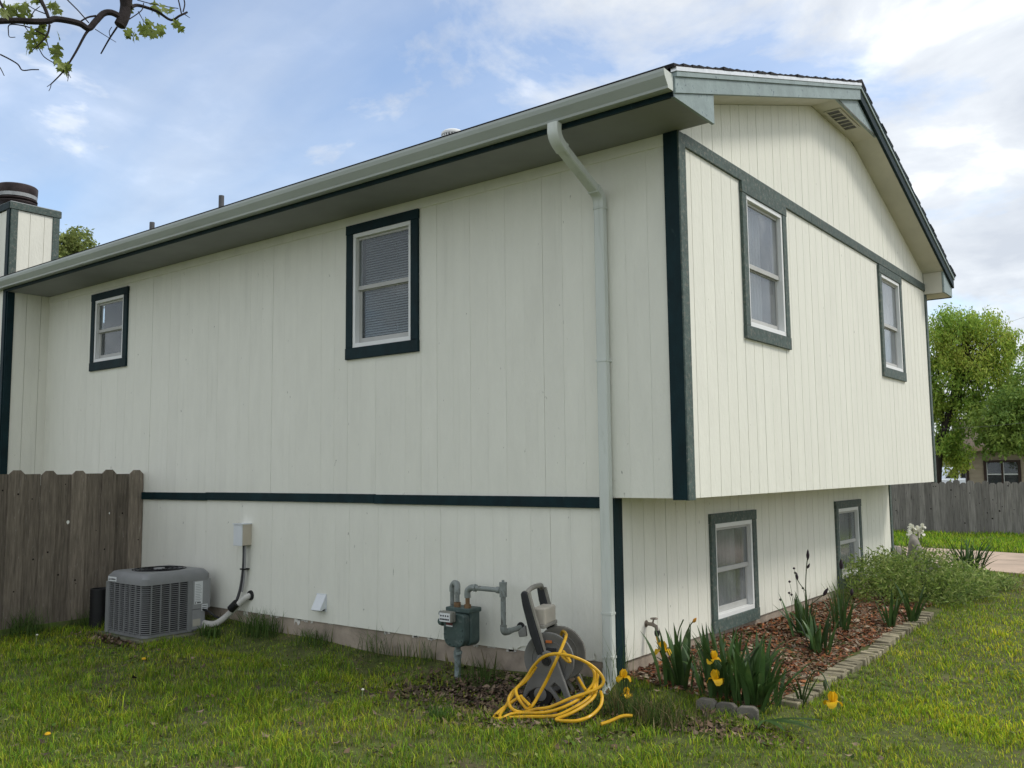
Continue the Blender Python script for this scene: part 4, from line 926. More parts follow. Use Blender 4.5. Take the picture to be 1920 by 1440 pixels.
# ------------------------------------------------------------------ air conditioner
ac_m = mat('grey_ac_enamel', (0.22, 0.225, 0.225), 0.45, .10, 4, spec=.4, objrand=.04); ac_d = mat('grey_ac_panel', (0.30, 0.305, 0.305), .5, .1, 4); coil = mat('dark_coil', (.008, .008, .009), .7, .2, 30)
label_m = mat('white_sticker', (.70, .72, .72), .5, .03, 4); print_m = mat('black_print', (.03, .03, .035), .6); cream_l = mat('cream_sticker', (.46, .44, .37), .6, .06, 5)
AX1, AY0, AS = -5.80, -0.93, 0.77; zb = -1.545; zt = -0.99
pad = tag(MB().box(AX1 - .90, AX1 + .10, AY0 - .06, AY0 + .98, GZ - .10, zb - .002).build('concrete_pad', mat('mossy_concrete', (.17, .165, .12), .95, .3, 5, bump=.4, bscale=30, col2=(.07, .09, .03), c2=(.45, .65)), None, bevel=.01), 'mossy concrete pad under the grey air conditioner', 'pad')
ac = thing('air_conditioner', 'grey outdoor air conditioner unit with louvred sides in front of the fence', 'air conditioner', None, (AX1 - AS / 2, AY0 + AS / 2, zb))
H = AS / 2; rc = .07
def rring(h, r_, n=6):
    out = []
    for cx_, cy_, a0 in ((h - r_, h - r_, 0), (-h + r_, h - r_, 90), (-h + r_, -h + r_, 180), (h - r_, -h + r_, 270)):
        out += [(cx_ + r_ * math.cos(R(a0 + 90 * k / n)), cy_ + r_ * math.sin(R(a0 + 90 * k / n))) for k in range(n + 1)]
    return out
hc = zt - zb
MB().prism([(x, y, .03) for x, y in rring(H - .03, rc)], (0, 0, hc - .05)).build('coil', coil, ac)
MB().prism([(x, y, 0) for x, y in rring(H, rc)], (0, 0, .035)).build('base_pan', ac_m, ac, bevel=.004)
def louvre(z, hgt, y_end):                           # slat running round the front and the visible side
    path = [(-H, -H + .05)] + [(-H + rc + rc * math.cos(R(180 + 90 * k / 5)), -H + rc + rc * math.sin(R(180 + 90 * k / 5))) for k in range(6)]
    path += [(H - rc + rc * math.cos(R(270 + 90 * k / 6)), -H + rc + rc * math.sin(R(270 + 90 * k / 6))) for k in range(7)] + [(H, y_end)]
    mb = MB(); n0 = 0
    for k, (x, y) in enumerate(path):
        q = path[min(k + 1, len(path) - 1)]; p_ = path[max(k - 1, 0)]; tx, ty = q[0] - p_[0], q[1] - p_[1]; l = math.hypot(tx, ty); nx_, ny_ = ty / l, -tx / l
        mb.v += [(x, y, z), (x + nx_ * .010, y + ny_ * .010, z - hgt * .25), (x + nx_ * .010, y + ny_ * .010, z + hgt * .45), (x, y, z + hgt)]
    for k in range(len(path) - 1):
        for j in range(4): mb.f.append((k * 4 + j, k * 4 + (j + 1) % 4, k * 4 + 4 + (j + 1) % 4, k * 4 + 4 + j))
    return mb
YP = 0.115
nl = 24
for k in range(nl): louvre(.045 + (hc - .075) * k / (nl - 1), .0065, YP).build('louvre', ac_m, ac)
for k in range(7):
    u = -H + rc + (2 * H - 2 * rc) * k / 6; MB().box(u - .006, u + .006, -H - .0115, -H + .004, .03, hc).build('grille_bar', ac_m, ac)
for k in range(5):
    u = -H + rc + (YP + H - rc) * k / 4.0; MB().box(H - .004, H + .0115, u - .006, u + .006, .03, hc).build('grille_bar', ac_m, ac)
MB().box(-H - .012, -H + .05, -H - .013, -H + .05, 0, hc).build('corner_post', ac_m, ac, bevel=.01)
MB().box(H - .02, H + .014, YP, YP + .05, 0, hc).build('corner_post', ac_m, ac, bevel=.004)
MB().box(H - .02, H + .012, YP + .052, H + .005, .235, hc).build('service_panel', ac_d, ac, bevel=.004)
MB().box(H - .02, H + .011, YP + .052, H - .06, .02, .230).build('valve_panel', ac_d, ac, bevel=.004)
# top cover with a recessed fan
ring0, ring1, ring2, ring3 = rring(H + .016, rc), rring(H + .014, rc), rring(H - .03, rc * .8), rring(H - .06, rc * .6)
mb = MB(); lv = [(ring0, hc - .01), (ring1, hc + .055), (ring2, hc + .105), (ring3, hc + .112)]; n = len(ring0)
for rg, z in lv: mb.v += [(x, y, z) for x, y in rg]
for i in range(3):
    for k in range(n): mb.f.append((i * n + k, i * n + (k + 1) % n, (i + 1) * n + (k + 1) % n, (i + 1) * n + k))
fan_r = .285; m0 = len(mb.v)
circ = [(fan_r * math.cos(math.atan2(y, x)), fan_r * math.sin(math.atan2(y, x))) for x, y in ring3]
mb.v += [(x, y, hc + .114) for x, y in circ] + [(x, y, hc + .03) for x, y in circ]
for k in range(n): mb.f.append((3 * n + k, 3 * n + (k + 1) % n, m0 + (k + 1) % n, m0 + k)); mb.f.append((m0 + k, m0 + (k + 1) % n, m0 + n + (k + 1) % n, m0 + n + k))
cap = mb.build('top_cover', ac_m, ac, smooth=True)
MB().lathe([(.0, .05), (fan_r - .01, .05), (fan_r - .01, .06), (0, .06)], (0, 0, hc), (0, 0, 1), 28).build('fan_well', coil, cap)
for r_ in (.05, .10, .15, .20, .25, .28): MB().tube([(r_ * math.cos(a), r_ * math.sin(a), hc + .116) for a in np.linspace(0, 2 * math.pi, 33)], .003, 5, False).build('fan_guard_ring', coil, cap)
for k in range(8): MB().tube([(.04 * math.cos(k * .785), .04 * math.sin(k * .785), hc + .119), (.29 * math.cos(k * .785), .29 * math.sin(k * .785), hc + .117)], .003, 5).build('fan_guard_spoke', coil, cap)
MB().lathe([(0.055, .10), (.06, .105), (.06, .125), (0, .13)], (0, 0, hc), (0, 0, 1), 16).build('motor_cap', ac_d, cap, smooth=True)
for kk in range(3):
    a = kk * 2.094; MB().obox((.15 * math.cos(a), .15 * math.sin(a), hc + .08), (.10 * math.cos(a), .10 * math.sin(a), 0), (-.05 * math.sin(a), .05 * math.cos(a), .02), (0, 0, .002)).build('fan_blade', ac_d, cap)
# stickers with their print
lb = MB().box(-H + .05, -H + .22, -H - .0195, -H - .016, hc + .005, hc + .052).build('name_badge', label_m, ac)
MB().prism([(-H + .060, -H - .0205, hc + .015), (-H + .085, -H - .0205, hc + .015), (-H + .0725, -H - .0205, hc + .042)], (0, .002, 0)).build('print', print_m, lb)
for k in range(8): MB().box(-H + .092 + k * .0145, -H + .102 + k * .0145, -H - .0205, -H - .019, hc + .020, hc + .020 + rnd.uniform(.012, .018)).build('print', print_m, lb)
lb = MB().box(H + .0118, H + .0135, YP + .075, YP + .175, hc - .265, hc - .02).build('rating_label', label_m, ac)
for k in range(11): MB().box(H + .0130, H + .0142, YP + .085, YP + .085 + rnd.uniform(.045, .078), hc - .235 + k * .018, hc - .231 + k * .018).build('print', mat('grey_print', (.25, .26, .27), .6), lb)
for a, b in ((.083, .093), (.108, .130), (.134, .152)): MB().box(H + .0130, H + .0142, YP + a, YP + b, hc - .257, hc - .243).build('print', print_m, lb)
lb = MB().box(H + .0118, H + .0135, YP + .165, YP + .24, hc - .345, hc - .275).build('small_label', label_m, ac)
for k in range(3): MB().box(H + .0130, H + .0142, YP + .172, YP + .232, hc - .335 + k * .02, hc - .328 + k * .02).build('print', print_m, lb)
lb = MB().box(H + .0108, H + .0125, YP + .060, YP + .155, .055, .130).build('valve_label', cream_l, ac)
# maple seedling leaf caught on the front louvres is part of the yard weeds
# refrigerant line, cable, electrical box
line_m = mat('white_insulation', (.56, .55, .50), .8, .15, 8, bump=.3, bscale=40)
t = thing('refrigerant_line', 'white insulated pipe running from the grey unit up to a hole in the wall', 'pipe', None, (AX1, -.2, zb))
loc = Vector((AX1, -.2, zb)); W = lambda *p: tuple(Vector(p) - loc)
pth = smooth_path([W(-5.83, -.22, -1.47), W(-5.72, -.22, -1.475), W(-5.60, -.20, -1.46), W(-5.48, -.14, -1.37), W(-5.37, -.09, -1.26), W(-5.28, -.05, -1.175), W(-5.25, .01, -1.155)], 6)
MB().tube(pth, .034, 12).build('insulation', line_m, t, smooth=True); MB().tube([W(-5.43, -.14, -1.305), W(-5.36, -.115, -1.235)], .045, 12).build('tape_wrap', M['black'], t, smooth=True)
MB().lathe([(.055, 0), (.05, .02)], W(-5.25, -.012, -1.155), (0, -1, 0), 16).build('wall_sleeve', M['black'], t)
MB().tube(smooth_path([W(-5.80, -.25, -1.32), W(-5.72, -.22, -1.34), W(-5.62, -.18, -1.40), W(-5.50, -.15, -1.40)], 5), .012, 8).build('cable', M['black'], t, smooth=True)
MB().tube([W(-5.74, -.25, -1.47), W(-5.72, -.27, -1.55)], .006, 6).build('drain_tube', line_m, t)
box_m = mat('tan_box_enamel', (.50, .45, .36), .5, .06, 4); boxw = mat('white_box_enamel', (.68, .71, .73), .4, .04, 4)
t = thing('electrical_box', 'small white and tan electrical disconnect box on the lower wall', 'electrical box', None, (-5.33, 0, -.5)); 
MB().box(-.075, .075, -.125, -.013, -.115, .115).build('box_body', box_m, t, bevel=.005); MB().box(-.078, .072, -.140, -.1255, -.118, .110).build('box_door', boxw, t, bevel=.004); MB().box(-.085, .08, -.148, -.01, .112, .122).build('rain_lip', boxw, t)
MB().tube(smooth_path([(.02, -.07, -.11), (.02, -.07, -.28), (.00, -.065, -.42), (-.05, -.06, -.60), (-.10, -.08, -.75)], 5), .016, 10).build('conduit', mat('grey_conduit', (.07, .07, .075), .5), t, smooth=True)
MB().tube(smooth_path([(.045, -.07, -.11), (.045, -.07, -.3), (.02, -.06, -.46), (-.02, -.055, -.62)], 5), .010, 8).build('cable', mat('light_conduit', (.30, .30, .30), .5), t, smooth=True); MB().box(-.02, .05, -.09, -.012, -.38, -.365).build('clip', M['black'], t)
# black corrugated pipe standing by the fence
t = thing('black_drain_pipe', 'black plastic pipe standing upright between the fence and the grey unit', 'pipe', None, (-7.0, -.78, GZ)); MB().lathe([(.105 + (.004 if k % 2 else 0), .46 * k / 24) for k in range(25)] + [(.09, .46), (.09, .2)], (0, 0, 0), (0, 0, 1), 20).build('pipe_wall', M['black'], t, smooth=True, auto=60)
# dryer vent hood
t = thing('dryer_vent', 'small white dryer vent hood low on the wall', 'vent hood', None, (-4.08, 0, -1.14))
MB().box(-.075, .075, -.020, -.011, -.085, .09).build('flange', boxw, t); MB().prism([(-.068, -.018, .085), (-.068, -.10, -.065), (-.068, -.085, -.075), (-.068, -.018, -.05)], (.136, 0, 0)).build('hood', boxw, t, bevel=.003); MB().box(-.05, .05, -.08, -.02, -.075, -.062).build('flap', M['black'], t)

# ------------------------------------------------------------------ gas meter
gm_m = mat('meter_green_paint', (.060, .092, .084), .5, .22, 9, bump=.2, bscale=30, col2=(.13, .16, .15), c2=(.55, .7), c2scale=12); gp = mat('grey_pipe_paint', (.24, .265, .25), .5, .18, 12, col2=(.10, .10, .09), c2=(.55, .7), c2scale=12)
brass = mat('rusty_union', (.20, .12, .06), .6, .35, 20); idx_m = mat('meter_index_housing', (.20, .20, .17), .55, .15, 8); wrap = mat('wrapped_riser', (.22, .27, .26), .6, .4, 18, bump=.5, bscale=20)
g = thing('gas_meter', 'green gas meter with grey looped pipes on the wall', 'gas meter', None, (-2.02, -.25, GZ + .04)); gl = Vector((-2.02, -.25, GZ + .04)); G_ = lambda x, y, z: tuple(Vector((x, y, z)) - gl)
def rr(x0, x1, z0, z1, r_, rb):                      # rounded outline in x-z
    o = []
    for cx_, cz_, rr_, a0 in ((x1 - r_, z1 - r_, r_, 0), (x0 + r_, z1 - r_, r_, 90), (x0 + rb, z0 + rb, rb, 180), (x1 - rb, z0 + rb, rb, 270)):
        o += [(cx_ + rr_ * math.cos(R(a0 + 90 * k / 6)), cz_ + rr_ * math.sin(R(a0 + 90 * k / 6))) for k in range(7)]
    return o
MB().prism([G_(x, -.34, z) for x, z in rr(-2.135, -1.905, -1.305, -1.03, .03, .085)], (0, .075, 0)).build('front_cover', gm_m, g, bevel=.008)
MB().prism([G_(x, -.262, z) for x, z in rr(-2.145, -1.895, -1.30, -.99, .02, .05)], (0, .12, 0)).build('meter_body', gm_m, g, bevel=.012)
MB().prism([G_(x, -.29, z) for x, z in rr(-2.155, -1.885, -1.025, -.985, .012, .012)], (0, .16, 0)).build('top_flange', gm_m, g, bevel=.006)
for k in range(9):
    a = R(-200 + 220 * k / 8); MB().lathe([(.008, 0), (.008, .008), (.004, .010)], G_(-2.02 + .10 * math.cos(a), -.34, -1.19 + .10 * math.sin(a)), (0, -1, 0), 6).build('bolt', gm_m, g)
ix = MB().box(*[c for pair in zip(G_(-2.125, -.405, -1.095), G_(-1.985, -.345, -1.005)) for c in pair]).build('index_housing', idx_m, g, bevel=.012)
f_ = MB().box(*[c for pair in zip(G_(-2.115, -.411, -1.088), G_(-2.000, -.405, -1.018)) for c in pair]).build('index_plate', label_m, g)
for k in range(4): MB().lathe([(.008, 0), (.007, .002)], G_(-2.098 + k * .026, -.411, -1.040), (0, -1, 0), 10).build('dial', print_m, f_)
for k in range(6): MB().box(*[c for pair in zip(G_(-2.106 + k * .017, -.413, -1.075), G_(-2.094 + k * .017, -.4105, -1.062)) for c in pair]).build('print', print_m, f_)
MB().box(*[c for pair in zip(G_(-2.10, -.3445, -1.125), G_(-2.03, -.341, -1.10)) for c in pair]).build('tag', mat('red_tag', (.16, .05, .05), .6), g); MB().box(*[c for pair in zip(G_(-2.10, -.345, -1.137), G_(-2.03, -.341, -1.126)) for c in pair]).build('tag', label_m, g)
def pipe(pts, r_, m_, name='pipe', seg=12, sm=True): return MB().tube([G_(*p) for p in pts], r_, seg).build(name, m_, g, smooth=True)
pipe([(-2.09, -.21, GZ - .05), (-2.09, -.21, -1.42)], .028, wrap, 'riser'); pipe([(-2.09, -.21, -1.42), (-2.09, -.21, -1.36)], .034, wrap, 'stop_valve'); pipe([(-2.09, -.21, -1.36), (-2.09, -.21, -1.28)], .026, wrap, 'riser'); MB().obox(G_(-2.04, -.25, -1.37), (.03, 0, .01), (0, .008, 0), (0, 0, .012)).build('valve_key', wrap, g)
pipe([(-2.165, -.19, -1.25), (-2.165, -.19, -.86)], .020, gp, 'inlet_pipe'); pipe(smooth_path([(-2.165, -.19, -.87), (-2.163, -.19, -.825), (-2.13, -.20, -.795), (-2.09, -.22, -.80)], 5), .026, gp, 'elbow'); pipe(smooth_path([(-2.11, -.21, -.795), (-2.07, -.235, -.80), (-2.055, -.25, -.845), (-2.055, -.25, -.88)], 5), .027, gp, 'elbow')
pipe([(-2.055, -.25, -.88), (-2.055, -.25, -.94)], .020, gp, 'inlet_pipe'); pipe([(-2.055, -.25, -.945), (-2.055, -.25, -.985)], .030, brass, 'union', 6)
pipe([(-1.94, -.25, -.985), (-1.94, -.25, -.955)], .030, brass, 'union', 6); pipe([(-1.94, -.25, -.955), (-1.94, -.25, -.90)], .019, brass, 'outlet_pipe'); pipe(smooth_path([(-1.94, -.25, -.90), (-1.938, -.25, -.845), (-1.90, -.25, -.815), (-1.85, -.25, -.812)], 5), .027, gp, 'elbow')
pipe([(-1.87, -.25, -.812), (-1.845, -.25, -.812)], .032, gp, 'union', 8); pipe([(-1.85, -.25, -.812), (-1.56, -.25, -.812)], .021, gp, 'outlet_pipe'); pipe([(-1.62, -.25, -.812), (-1.585, -.25, -.812)], .028, gp, 'collar'); pipe([(-1.555, -.25, -.865), (-1.555, -.25, -.76)], .031, gp, 'tee'); pipe([(-1.555, -.25, -.765), (-1.555, -.25, -.745)], .033, gp, 'tee_cap'); pipe([(-1.555, -.25, -.745), (-1.555, -.25, -.728)], .014, gp, 'plug', 4)
pipe([(-1.555, -.25, -.86), (-1.555, -.25, -1.10)], .022, gp, 'outlet_pipe'); pipe(smooth_path([(-1.555, -.25, -1.09), (-1.555, -.248, -1.135), (-1.555, -.22, -1.150), (-1.555, -.17, -1.148)], 5), .028, gp, 'elbow'); pipe([(-1.555, -.19, -1.148), (-1.555, -.0, -1.142)], .023, gp, 'outlet_pipe'); MB().lathe([(.045, 0), (.04, .012)], G_(-1.555, -.012, -1.142), (0, -1, 0), 14).build('wall_collar', M['black'], g)
MB().lathe([(.012, -.06), (.03, -.05), (.042, -.02), (.042, .02), (.03, .05), (.02, .06)], G_(-2.19, -.27, -1.11), (0, -1, 0), 14).build('regulator', gm_m, g, smooth=True); MB().tube([G_(-2.20, -.28, -1.05), G_(-2.12, -.33, -1.05)], .019, 10).build('regulator_arm', gp, g, smooth=True); pipe([(-2.24, -.26, -1.05), (-2.16, -.28, -1.05)], .022, gp, 'vent_stub')
# ------------------------------------------------------------------ spigot
sg = thing('spigot', 'outdoor tap on the lower gable wall with a short yellow hose end', 'tap', None, (XL, .46, -1.09)); tapm = mat('worn_tap_metal', (.20, .17, .14), .45, .3, 20, metal=.5)
MB().tube([(.0, 0, 0), (.07, 0, 0), (.105, 0, -.015), (.112, 0, -.05)], [.014, .016, .016, .015], 10).build('tap_body', tapm, sg, smooth=True); MB().lathe([(.028, 0), (.028, .006)], (.012, 0, 0), (1, 0, 0), 12).build('flange', tapm, sg)
MB().tube([(.075, 0, .01), (.085, 0, .045)], .007, 8).build('tap_stem', tapm, sg); MB().tube([(.088 + .026 * math.cos(a), .026 * math.sin(a), .047) for a in np.linspace(0, 2 * math.pi, 14)], .006, 6, False).build('tap_wheel', tapm, sg, smooth=True); MB().lathe([(.019, 0), (.022, .01), (.022, .03), (.016, .045)], (.112, 0, -.045), (0.02, 0, -1), 10).build('hose_coupling', M['black'], sg, smooth=True)
hose_m = mat('yellow_hose', (.60, .34, .010), .45, .18, 12, col2=(.38, .21, .02), c2=(.55, .75), c2scale=9, coat=.1)
hs = thing('yellow_hose', 'yellow hose hanging from the tap down into the irises', 'hose', None, (XL + .11, .46, -1.17)); MB().tube(smooth_path([(0, 0, 0), (.02, .0, -.08), (.05, 0, -.17), (.10, -.02, -.25), (.17, -.06, -.29)], 5), .0125, 10).build('hose_run', hose_m, hs, smooth=True)

# ------------------------------------------------------------------ hose reel cart and its coiled hose
cart_l = mat('beige_grey_plastic', (.24, .23, .20), .5, .12, 6, col2=(.12, .115, .10), c2=(.5, .75), c2scale=4); cart_d = mat('charcoal_plastic', (.022, .023, .026), .5, .2, 8); cart_m = mat('mid_grey_plastic', (.155, .155, .148), .5, .15, 6); orange = mat('orange_plastic', (.45, .13, .03), .5); parch = mat('pale_tray_plastic', (.47, .43, .36), .55, .1, 6)
rc_ = thing('hose_reel', 'grey plastic hose reel cart leaning against the house corner', 'hose reel', None, (-.875, -.60, GZ + .01), R(15))
def plate(y):                                        # A-shaped side plate with a wheel arch
    o = [(-.20, .03), (-.19, .09), (-.075, .36), (-.05, .39), (0, .405), (.05, .39), (.075, .36), (.20, .02), (.16, .02), (.10, .15), (.06, .18), (.03, .15), (.12, .02), (.075, .015), (.065, .06), (.03, .105), (-.03, .135), (-.09, .13), (-.14, .10), (-.175, .05)]
    return MB().prism([(x, y, z) for x, z in o], (0, .035, 0))
plate(0).build('side_plate', cart_m, rc_, bevel=.008); plate(.335).build('side_plate', cart_l, rc_, bevel=.008)
MB().lathe([(.038, 0), (.034, .012), (.02, .012), (.02, .002)], (0, 0.0, .335), (0, -1, 0), 20).build('axle_boss', cart_d, rc_, smooth=True); MB().tube([(0, -.015, .335), (0, .38, .335)], .018, 12).build('axle', cart_d, rc_, smooth=True)
def disc(y, R0, name, m_):
    d = MB().lathe([(.05, .0), (R0 - .035, .0), (R0 - .02, -.008), (R0, -.008), (R0 + .004, .006), (R0, .016), (R0 - .03, .016), (R0 - .04, .012), (.05, .012)], (0, y, .335), (0, 1, 0), 40).build(name, m_, rc_, smooth=True)
    for rr_ in (.09, .135): MB().tube([(rr_ * math.cos(a), y - .002, .335 + rr_ * math.sin(a)) for a in np.linspace(0, 2 * math.pi, 33)], .004, 5, False).build('disc_rib', m_, d)
    return d
disc(.05, .195, 'reel_disc', cart_m); disc(.31, .20, 'reel_disc', cart_l); MB().lathe([(.085, .06), (.085, .30)], (0, 0, .335), (0, 1, 0), 24).build('reel_drum', cart_l, rc_, smooth=True)
MB().box(-.02, .03, .036, .046, .455, .475).build('latch', orange, rc_, bevel=.003)
for y, m_ in ((0.0, cart_d), (.34, cart_d)):         # handle arms, raked back to the left
    MB().prism([(-.075, y, .37), (-.015, y, .36), (-.105, y, .66), (-.15, y, .82), (-.185, y, .835), (-.205, y, .81), (-.19, y, .72), (-.135, y, .52)], (0, .045, 0)).build('handle_arm', m_, rc_, bevel=.010)
    MB().prism([(-.012, y + .006, .37), (-.002, y + .006, .37), (-.09, y + .006, .66), (-.135, y + .006, .82), (-.15, y + .006, .82), (-.104, y + .006, .66)], (0, .034, 0)).build('arm_edge', cart_l, rc_)
MB().tube(smooth_path([(-.165, .03, .815), (-.150, .10, .845), (-.150, .28, .845), (-.165, .35, .815)], 6), .019, 10).build('grip', cart_l, rc_, smooth=True)
MB().box(-.145, -.035, .075, .315, .575, .70).build('tool_tray', parch, rc_, bevel=.012); MB().box(-.16, -.03, .048, .337, .555, .58).build('tray_shelf', cart_l, rc_, bevel=.006); MB().prism([(-.16, .005, .50), (-.22, .005, .49), (-.23, .005, .53), (-.17, .005, .58)], (0, .03, 0)).build('hose_hook', cart_m, rc_, bevel=.006)
for y in (.03, .36):
    wl = MB().lathe([(.03, -.02), (.088, -.022), (.098, -.012), (.098, .012), (.088, .022), (.03, .02)], (-.055, y, .09), (0, 1, 0), 26).build('wheel', M['black'], rc_, smooth=True); MB().lathe([(.05, -.027), (.02, -.03)], (-.055, y, .09), (0, 1, 0), 16).build('hub', cart_m, wl)
MB().box(.13, .19, .03, .35, .02, .05).build('foot_bar', cart_m, rc_, bevel=.006); MB().box(-.08, .06, .035, .335, .40, .42).build('cross_brace', cart_d, rc_)
# hose: coils draped over the cart and lying on the ground (zoom survey: pixel, plane y)
def PY(u, v, y):
    d = AF + AX * ((u - 960) / FPX) + AD * ((v - 720) / FPX); return CAM + d * ((y - CAM.y) / d.y)
HB = Vector((-.95, -.75, GZ)); hz = lambda zx, zy, y: (lambda q: Vector((q.x, q.y, max(q.z, ground_z(q.x, q.y) + .016))) - HB)(PY(900 + zx / 5.333, 1100 + zy / 5.333, y))
gh = thing('garden_hose', 'long yellow garden hose coiled loosely over and around the reel cart', 'hose', None, HB)
runs = [
    [(800, 520, -.30), (825, 450, -.33), (862, 480, -.45), (835, 570, -.60), (760, 740, -.72), (680, 910, -.73), (600, 1060, -.76), (530, 1180, -.82), (480, 1222, -.85), (440, 1190, -.86), (380, 1110, -.86), (360, 1030, -.83), (400, 980, -.76), (470, 900, -.70), (540, 790, -.68), (640, 700, -.69), (760, 672, -.70), (900, 692, -.68), (1030, 740, -.62), (1130, 800, -.57), (1210, 880, -.55), (1235, 950, -.55), (1190, 1010, -.58), (1060, 1065, -.66), (900, 1120, -.74), (700, 1205, -.82), (560, 1225, -.85), (430, 1255, -.88), (330, 1230, -.92), (285, 1160, -.90), (300, 1090, -.86), (370, 1010, -.78), (470, 930, -.70), (560, 800, -.66)],
    [(1080, 770, -.52), (1140, 850, -.52), (1140, 950, -.53), (1080, 1040, -.58), (980, 1130, -.70), (850, 1200, -.80), (700, 1250, -.86), (560, 1265, -.88), (430, 1265, -.90), (310, 1275, -.95), (215, 1320, -1.02), (200, 1280, -.98), (250, 1210, -.92), (290, 1140, -.88), (330, 1080, -.84), (380, 1000, -.76), (450, 950, -.70)],
    [(1100, 780, -.50), (1175, 870, -.50), (1150, 980, -.53), (1120, 1070, -.60), (1040, 1150, -.70), (920, 1220, -.80), (780, 1285, -.88), (640, 1300, -.92), (480, 1300, -.94), (300, 1310, -1.0), (150, 1335, -1.06), (135, 1310, -1.03), (200, 1240, -.96), (280, 1180, -.90), (400, 1100, -.84), (420, 1110, -.84), (500, 1190, -.86)],
    [(1170, 890, -.50), (1165, 1010, -.53), (1140, 1100, -.62), (1040, 1190, -.74), (900, 1270, -.86), (760, 1330, -.93), (900, 1345, -.92), (1000, 1335, -.88), (1110, 1290, -.80), (1200, 1200, -.66), (1222, 1110, -.60), (1205, 1050, -.56)],
    [(980, 910, -.40), (1020, 980, -.43), (1060, 1040, -.48)],
    [(1210, 1375, -.86), (1300, 1345, -.80), (1420, 1295, -.72), (1520, 1290, -.66)],
    [(830, 645, -.55), (865, 690, -.56), (900, 750, -.58), (865, 735, -.57), (820, 690, -.56)],
]
for r_ in runs: MB().tube(smooth_path([hz(*p) for p in r_], 5), .0118, 8).build('hose_coil', hose_m, gh, smooth=True)
# ------------------------------------------------------------------ trees
bark_m = mat('tree_bark', (.045, .036, .030), .95, .35, 9, (1, 1, .3), bump=.7, bscale=18)
def tree(name, label, base, trunk, blobs, nleaf, leaf, pal, droop=0.3, cat='tree', group=None, r0=.18, nbr=26, aspect=.5):
    base = Vector(base); t = thing(name, label, cat, group, base); tr = [Vector(p) for p in trunk]
    sm = smooth_path(tr, 5); MB().tube(sm, [r0 * (1 - .72 * i / (len(sm) - 1)) for i in range(len(sm))], 10).build('trunk', bark_m, t, smooth=True)
    mb = MB(); P_ = []
    for c, rad, wgt in blobs:
        c = np.array(c, float); rad = np.array(rad, float); n = int(nleaf * wgt); m_ = max(8, n // 55)
        d = rng.normal(0, 1, (m_, 3)); d /= np.linalg.norm(d, axis=1)[:, None]; sub = c + d * rad * np.clip(np.abs(rng.normal(.62, .30, (m_, 1))), .05, 1.35)   # twig clumps fill the crown
        per = n // m_; q = np.repeat(sub, per, 0); off = rng.normal(0, 1, (len(q), 3)) * (rad.mean() * .105); off[:, 2] -= np.abs(rng.normal(0, 1, len(q))) * droop * rad.mean() * .22; P_.append(q + off)
        for k in range(max(3, int(nbr * wgt))):
            e = Vector(sub[rng.integers(0, m_)]); s_ = sm[int(rng.uniform(.35, .98) * (len(sm) - 1))]; mid = s_.lerp(e, .5) + Vector((0, 0, .12 * (e - s_).length)); mb.tube(smooth_path([s_, mid, e], 4), [r0 * .22, r0 * .2, r0 * .17, r0 * .15, r0 * .12, r0 * .10, r0 * .08, r0 * .06, r0 * .03], 5)
    mb.build('branches', bark_m, t, smooth=True)
    p = np.concatenate(P_); n = len(p); ax = rng.normal(0, 1, (n, 3)); ax[:, 2] -= droop * 1.6; ax /= np.linalg.norm(ax, axis=1)[:, None]
    s = np.cross(ax, rng.normal(0, 1, (n, 3))); s /= np.linalg.norm(s, axis=1)[:, None]; L_ = rng.uniform(leaf * .6, leaf * 1.4, (n, 1))
    v = np.stack([p, p + ax * L_ * .5 + s * L_ * aspect / 2, p + ax * L_, p + ax * L_ * .5 - s * L_ * aspect / 2], 1).reshape(-1, 3); b = np.arange(n)[:, None] * 4; ti = np.concatenate([b + [0, 1, 3], b + [1, 2, 3]], 1).reshape(-1, 3)
    pal = np.array(pal); hue = vnoise(p[:, 0] + p[:, 2], p[:, 1] - p[:, 2], 1.6, 31) * .5 + rng.normal(0, .35, n); idx = np.clip(((hue + 1) / 2 * len(pal)).astype(int), 0, len(pal) - 1)
    tri_mesh('crown', v, ti, leaf_m, t, cols=np.repeat(pal[idx] * rng.uniform(.7, 1.25, (n, 1)), 4, 0)); return t
def rel(base, u, v, t): return tuple(P(u, v, t) - Vector(base))
b1 = P(1752, 930, 33); b1.z = -1.75; T1 = lambda u, v, t=33: rel(b1, u, v, t); m33 = 33 / FPX
PT = [(.23, .38, .07), (.30, .45, .08), (.37, .50, .085), (.44, .53, .09), (.52, .54, .11)]
bl = lambda T, u, v, ru, rv, w, t=33, dd=1.0: (T(u, v, t), (ru * t / FPX, ru * t / FPX * dd, rv * t / FPX), w)
tree('tall_tree', 'tall airy yellow-green tree behind the grey fence beside the house', b1, [(0, 0, 0), T1(1758, 860), T1(1775, 790), T1(1797, 725), T1(1812, 650), T1(1815, 590)],
     [bl(T1, 1810, 605, 62, 45, .16), bl(T1, 1765, 640, 42, 60, .14), bl(T1, 1850, 655, 52, 58, .16), bl(T1, 1800, 690, 70, 50, .16), bl(T1, 1745, 740, 35, 70, .08), bl(T1, 1885, 720, 34, 60, .08), bl(T1, 1775, 815, 44, 42, .09), bl(T1, 1830, 745, 55, 45, .12), bl(T1, 1765, 755, 35, 40, .07), bl(T1, 1895, 650, 30, 45, .06), bl(T1, 1795, 848, 30, 36, .08), bl(T1, 1715, 690, 30, 70, .06)], 34000, .125, PT, droop=.9, nbr=70, r0=.20, aspect=.38)
b2 = P(1960, 930, 31); b2.z = -1.75; T2 = lambda u, v, t=31: rel(b2, u, v, t)
PD = [(.17, .29, .075), (.22, .34, .08), (.28, .40, .085), (.34, .44, .095)]
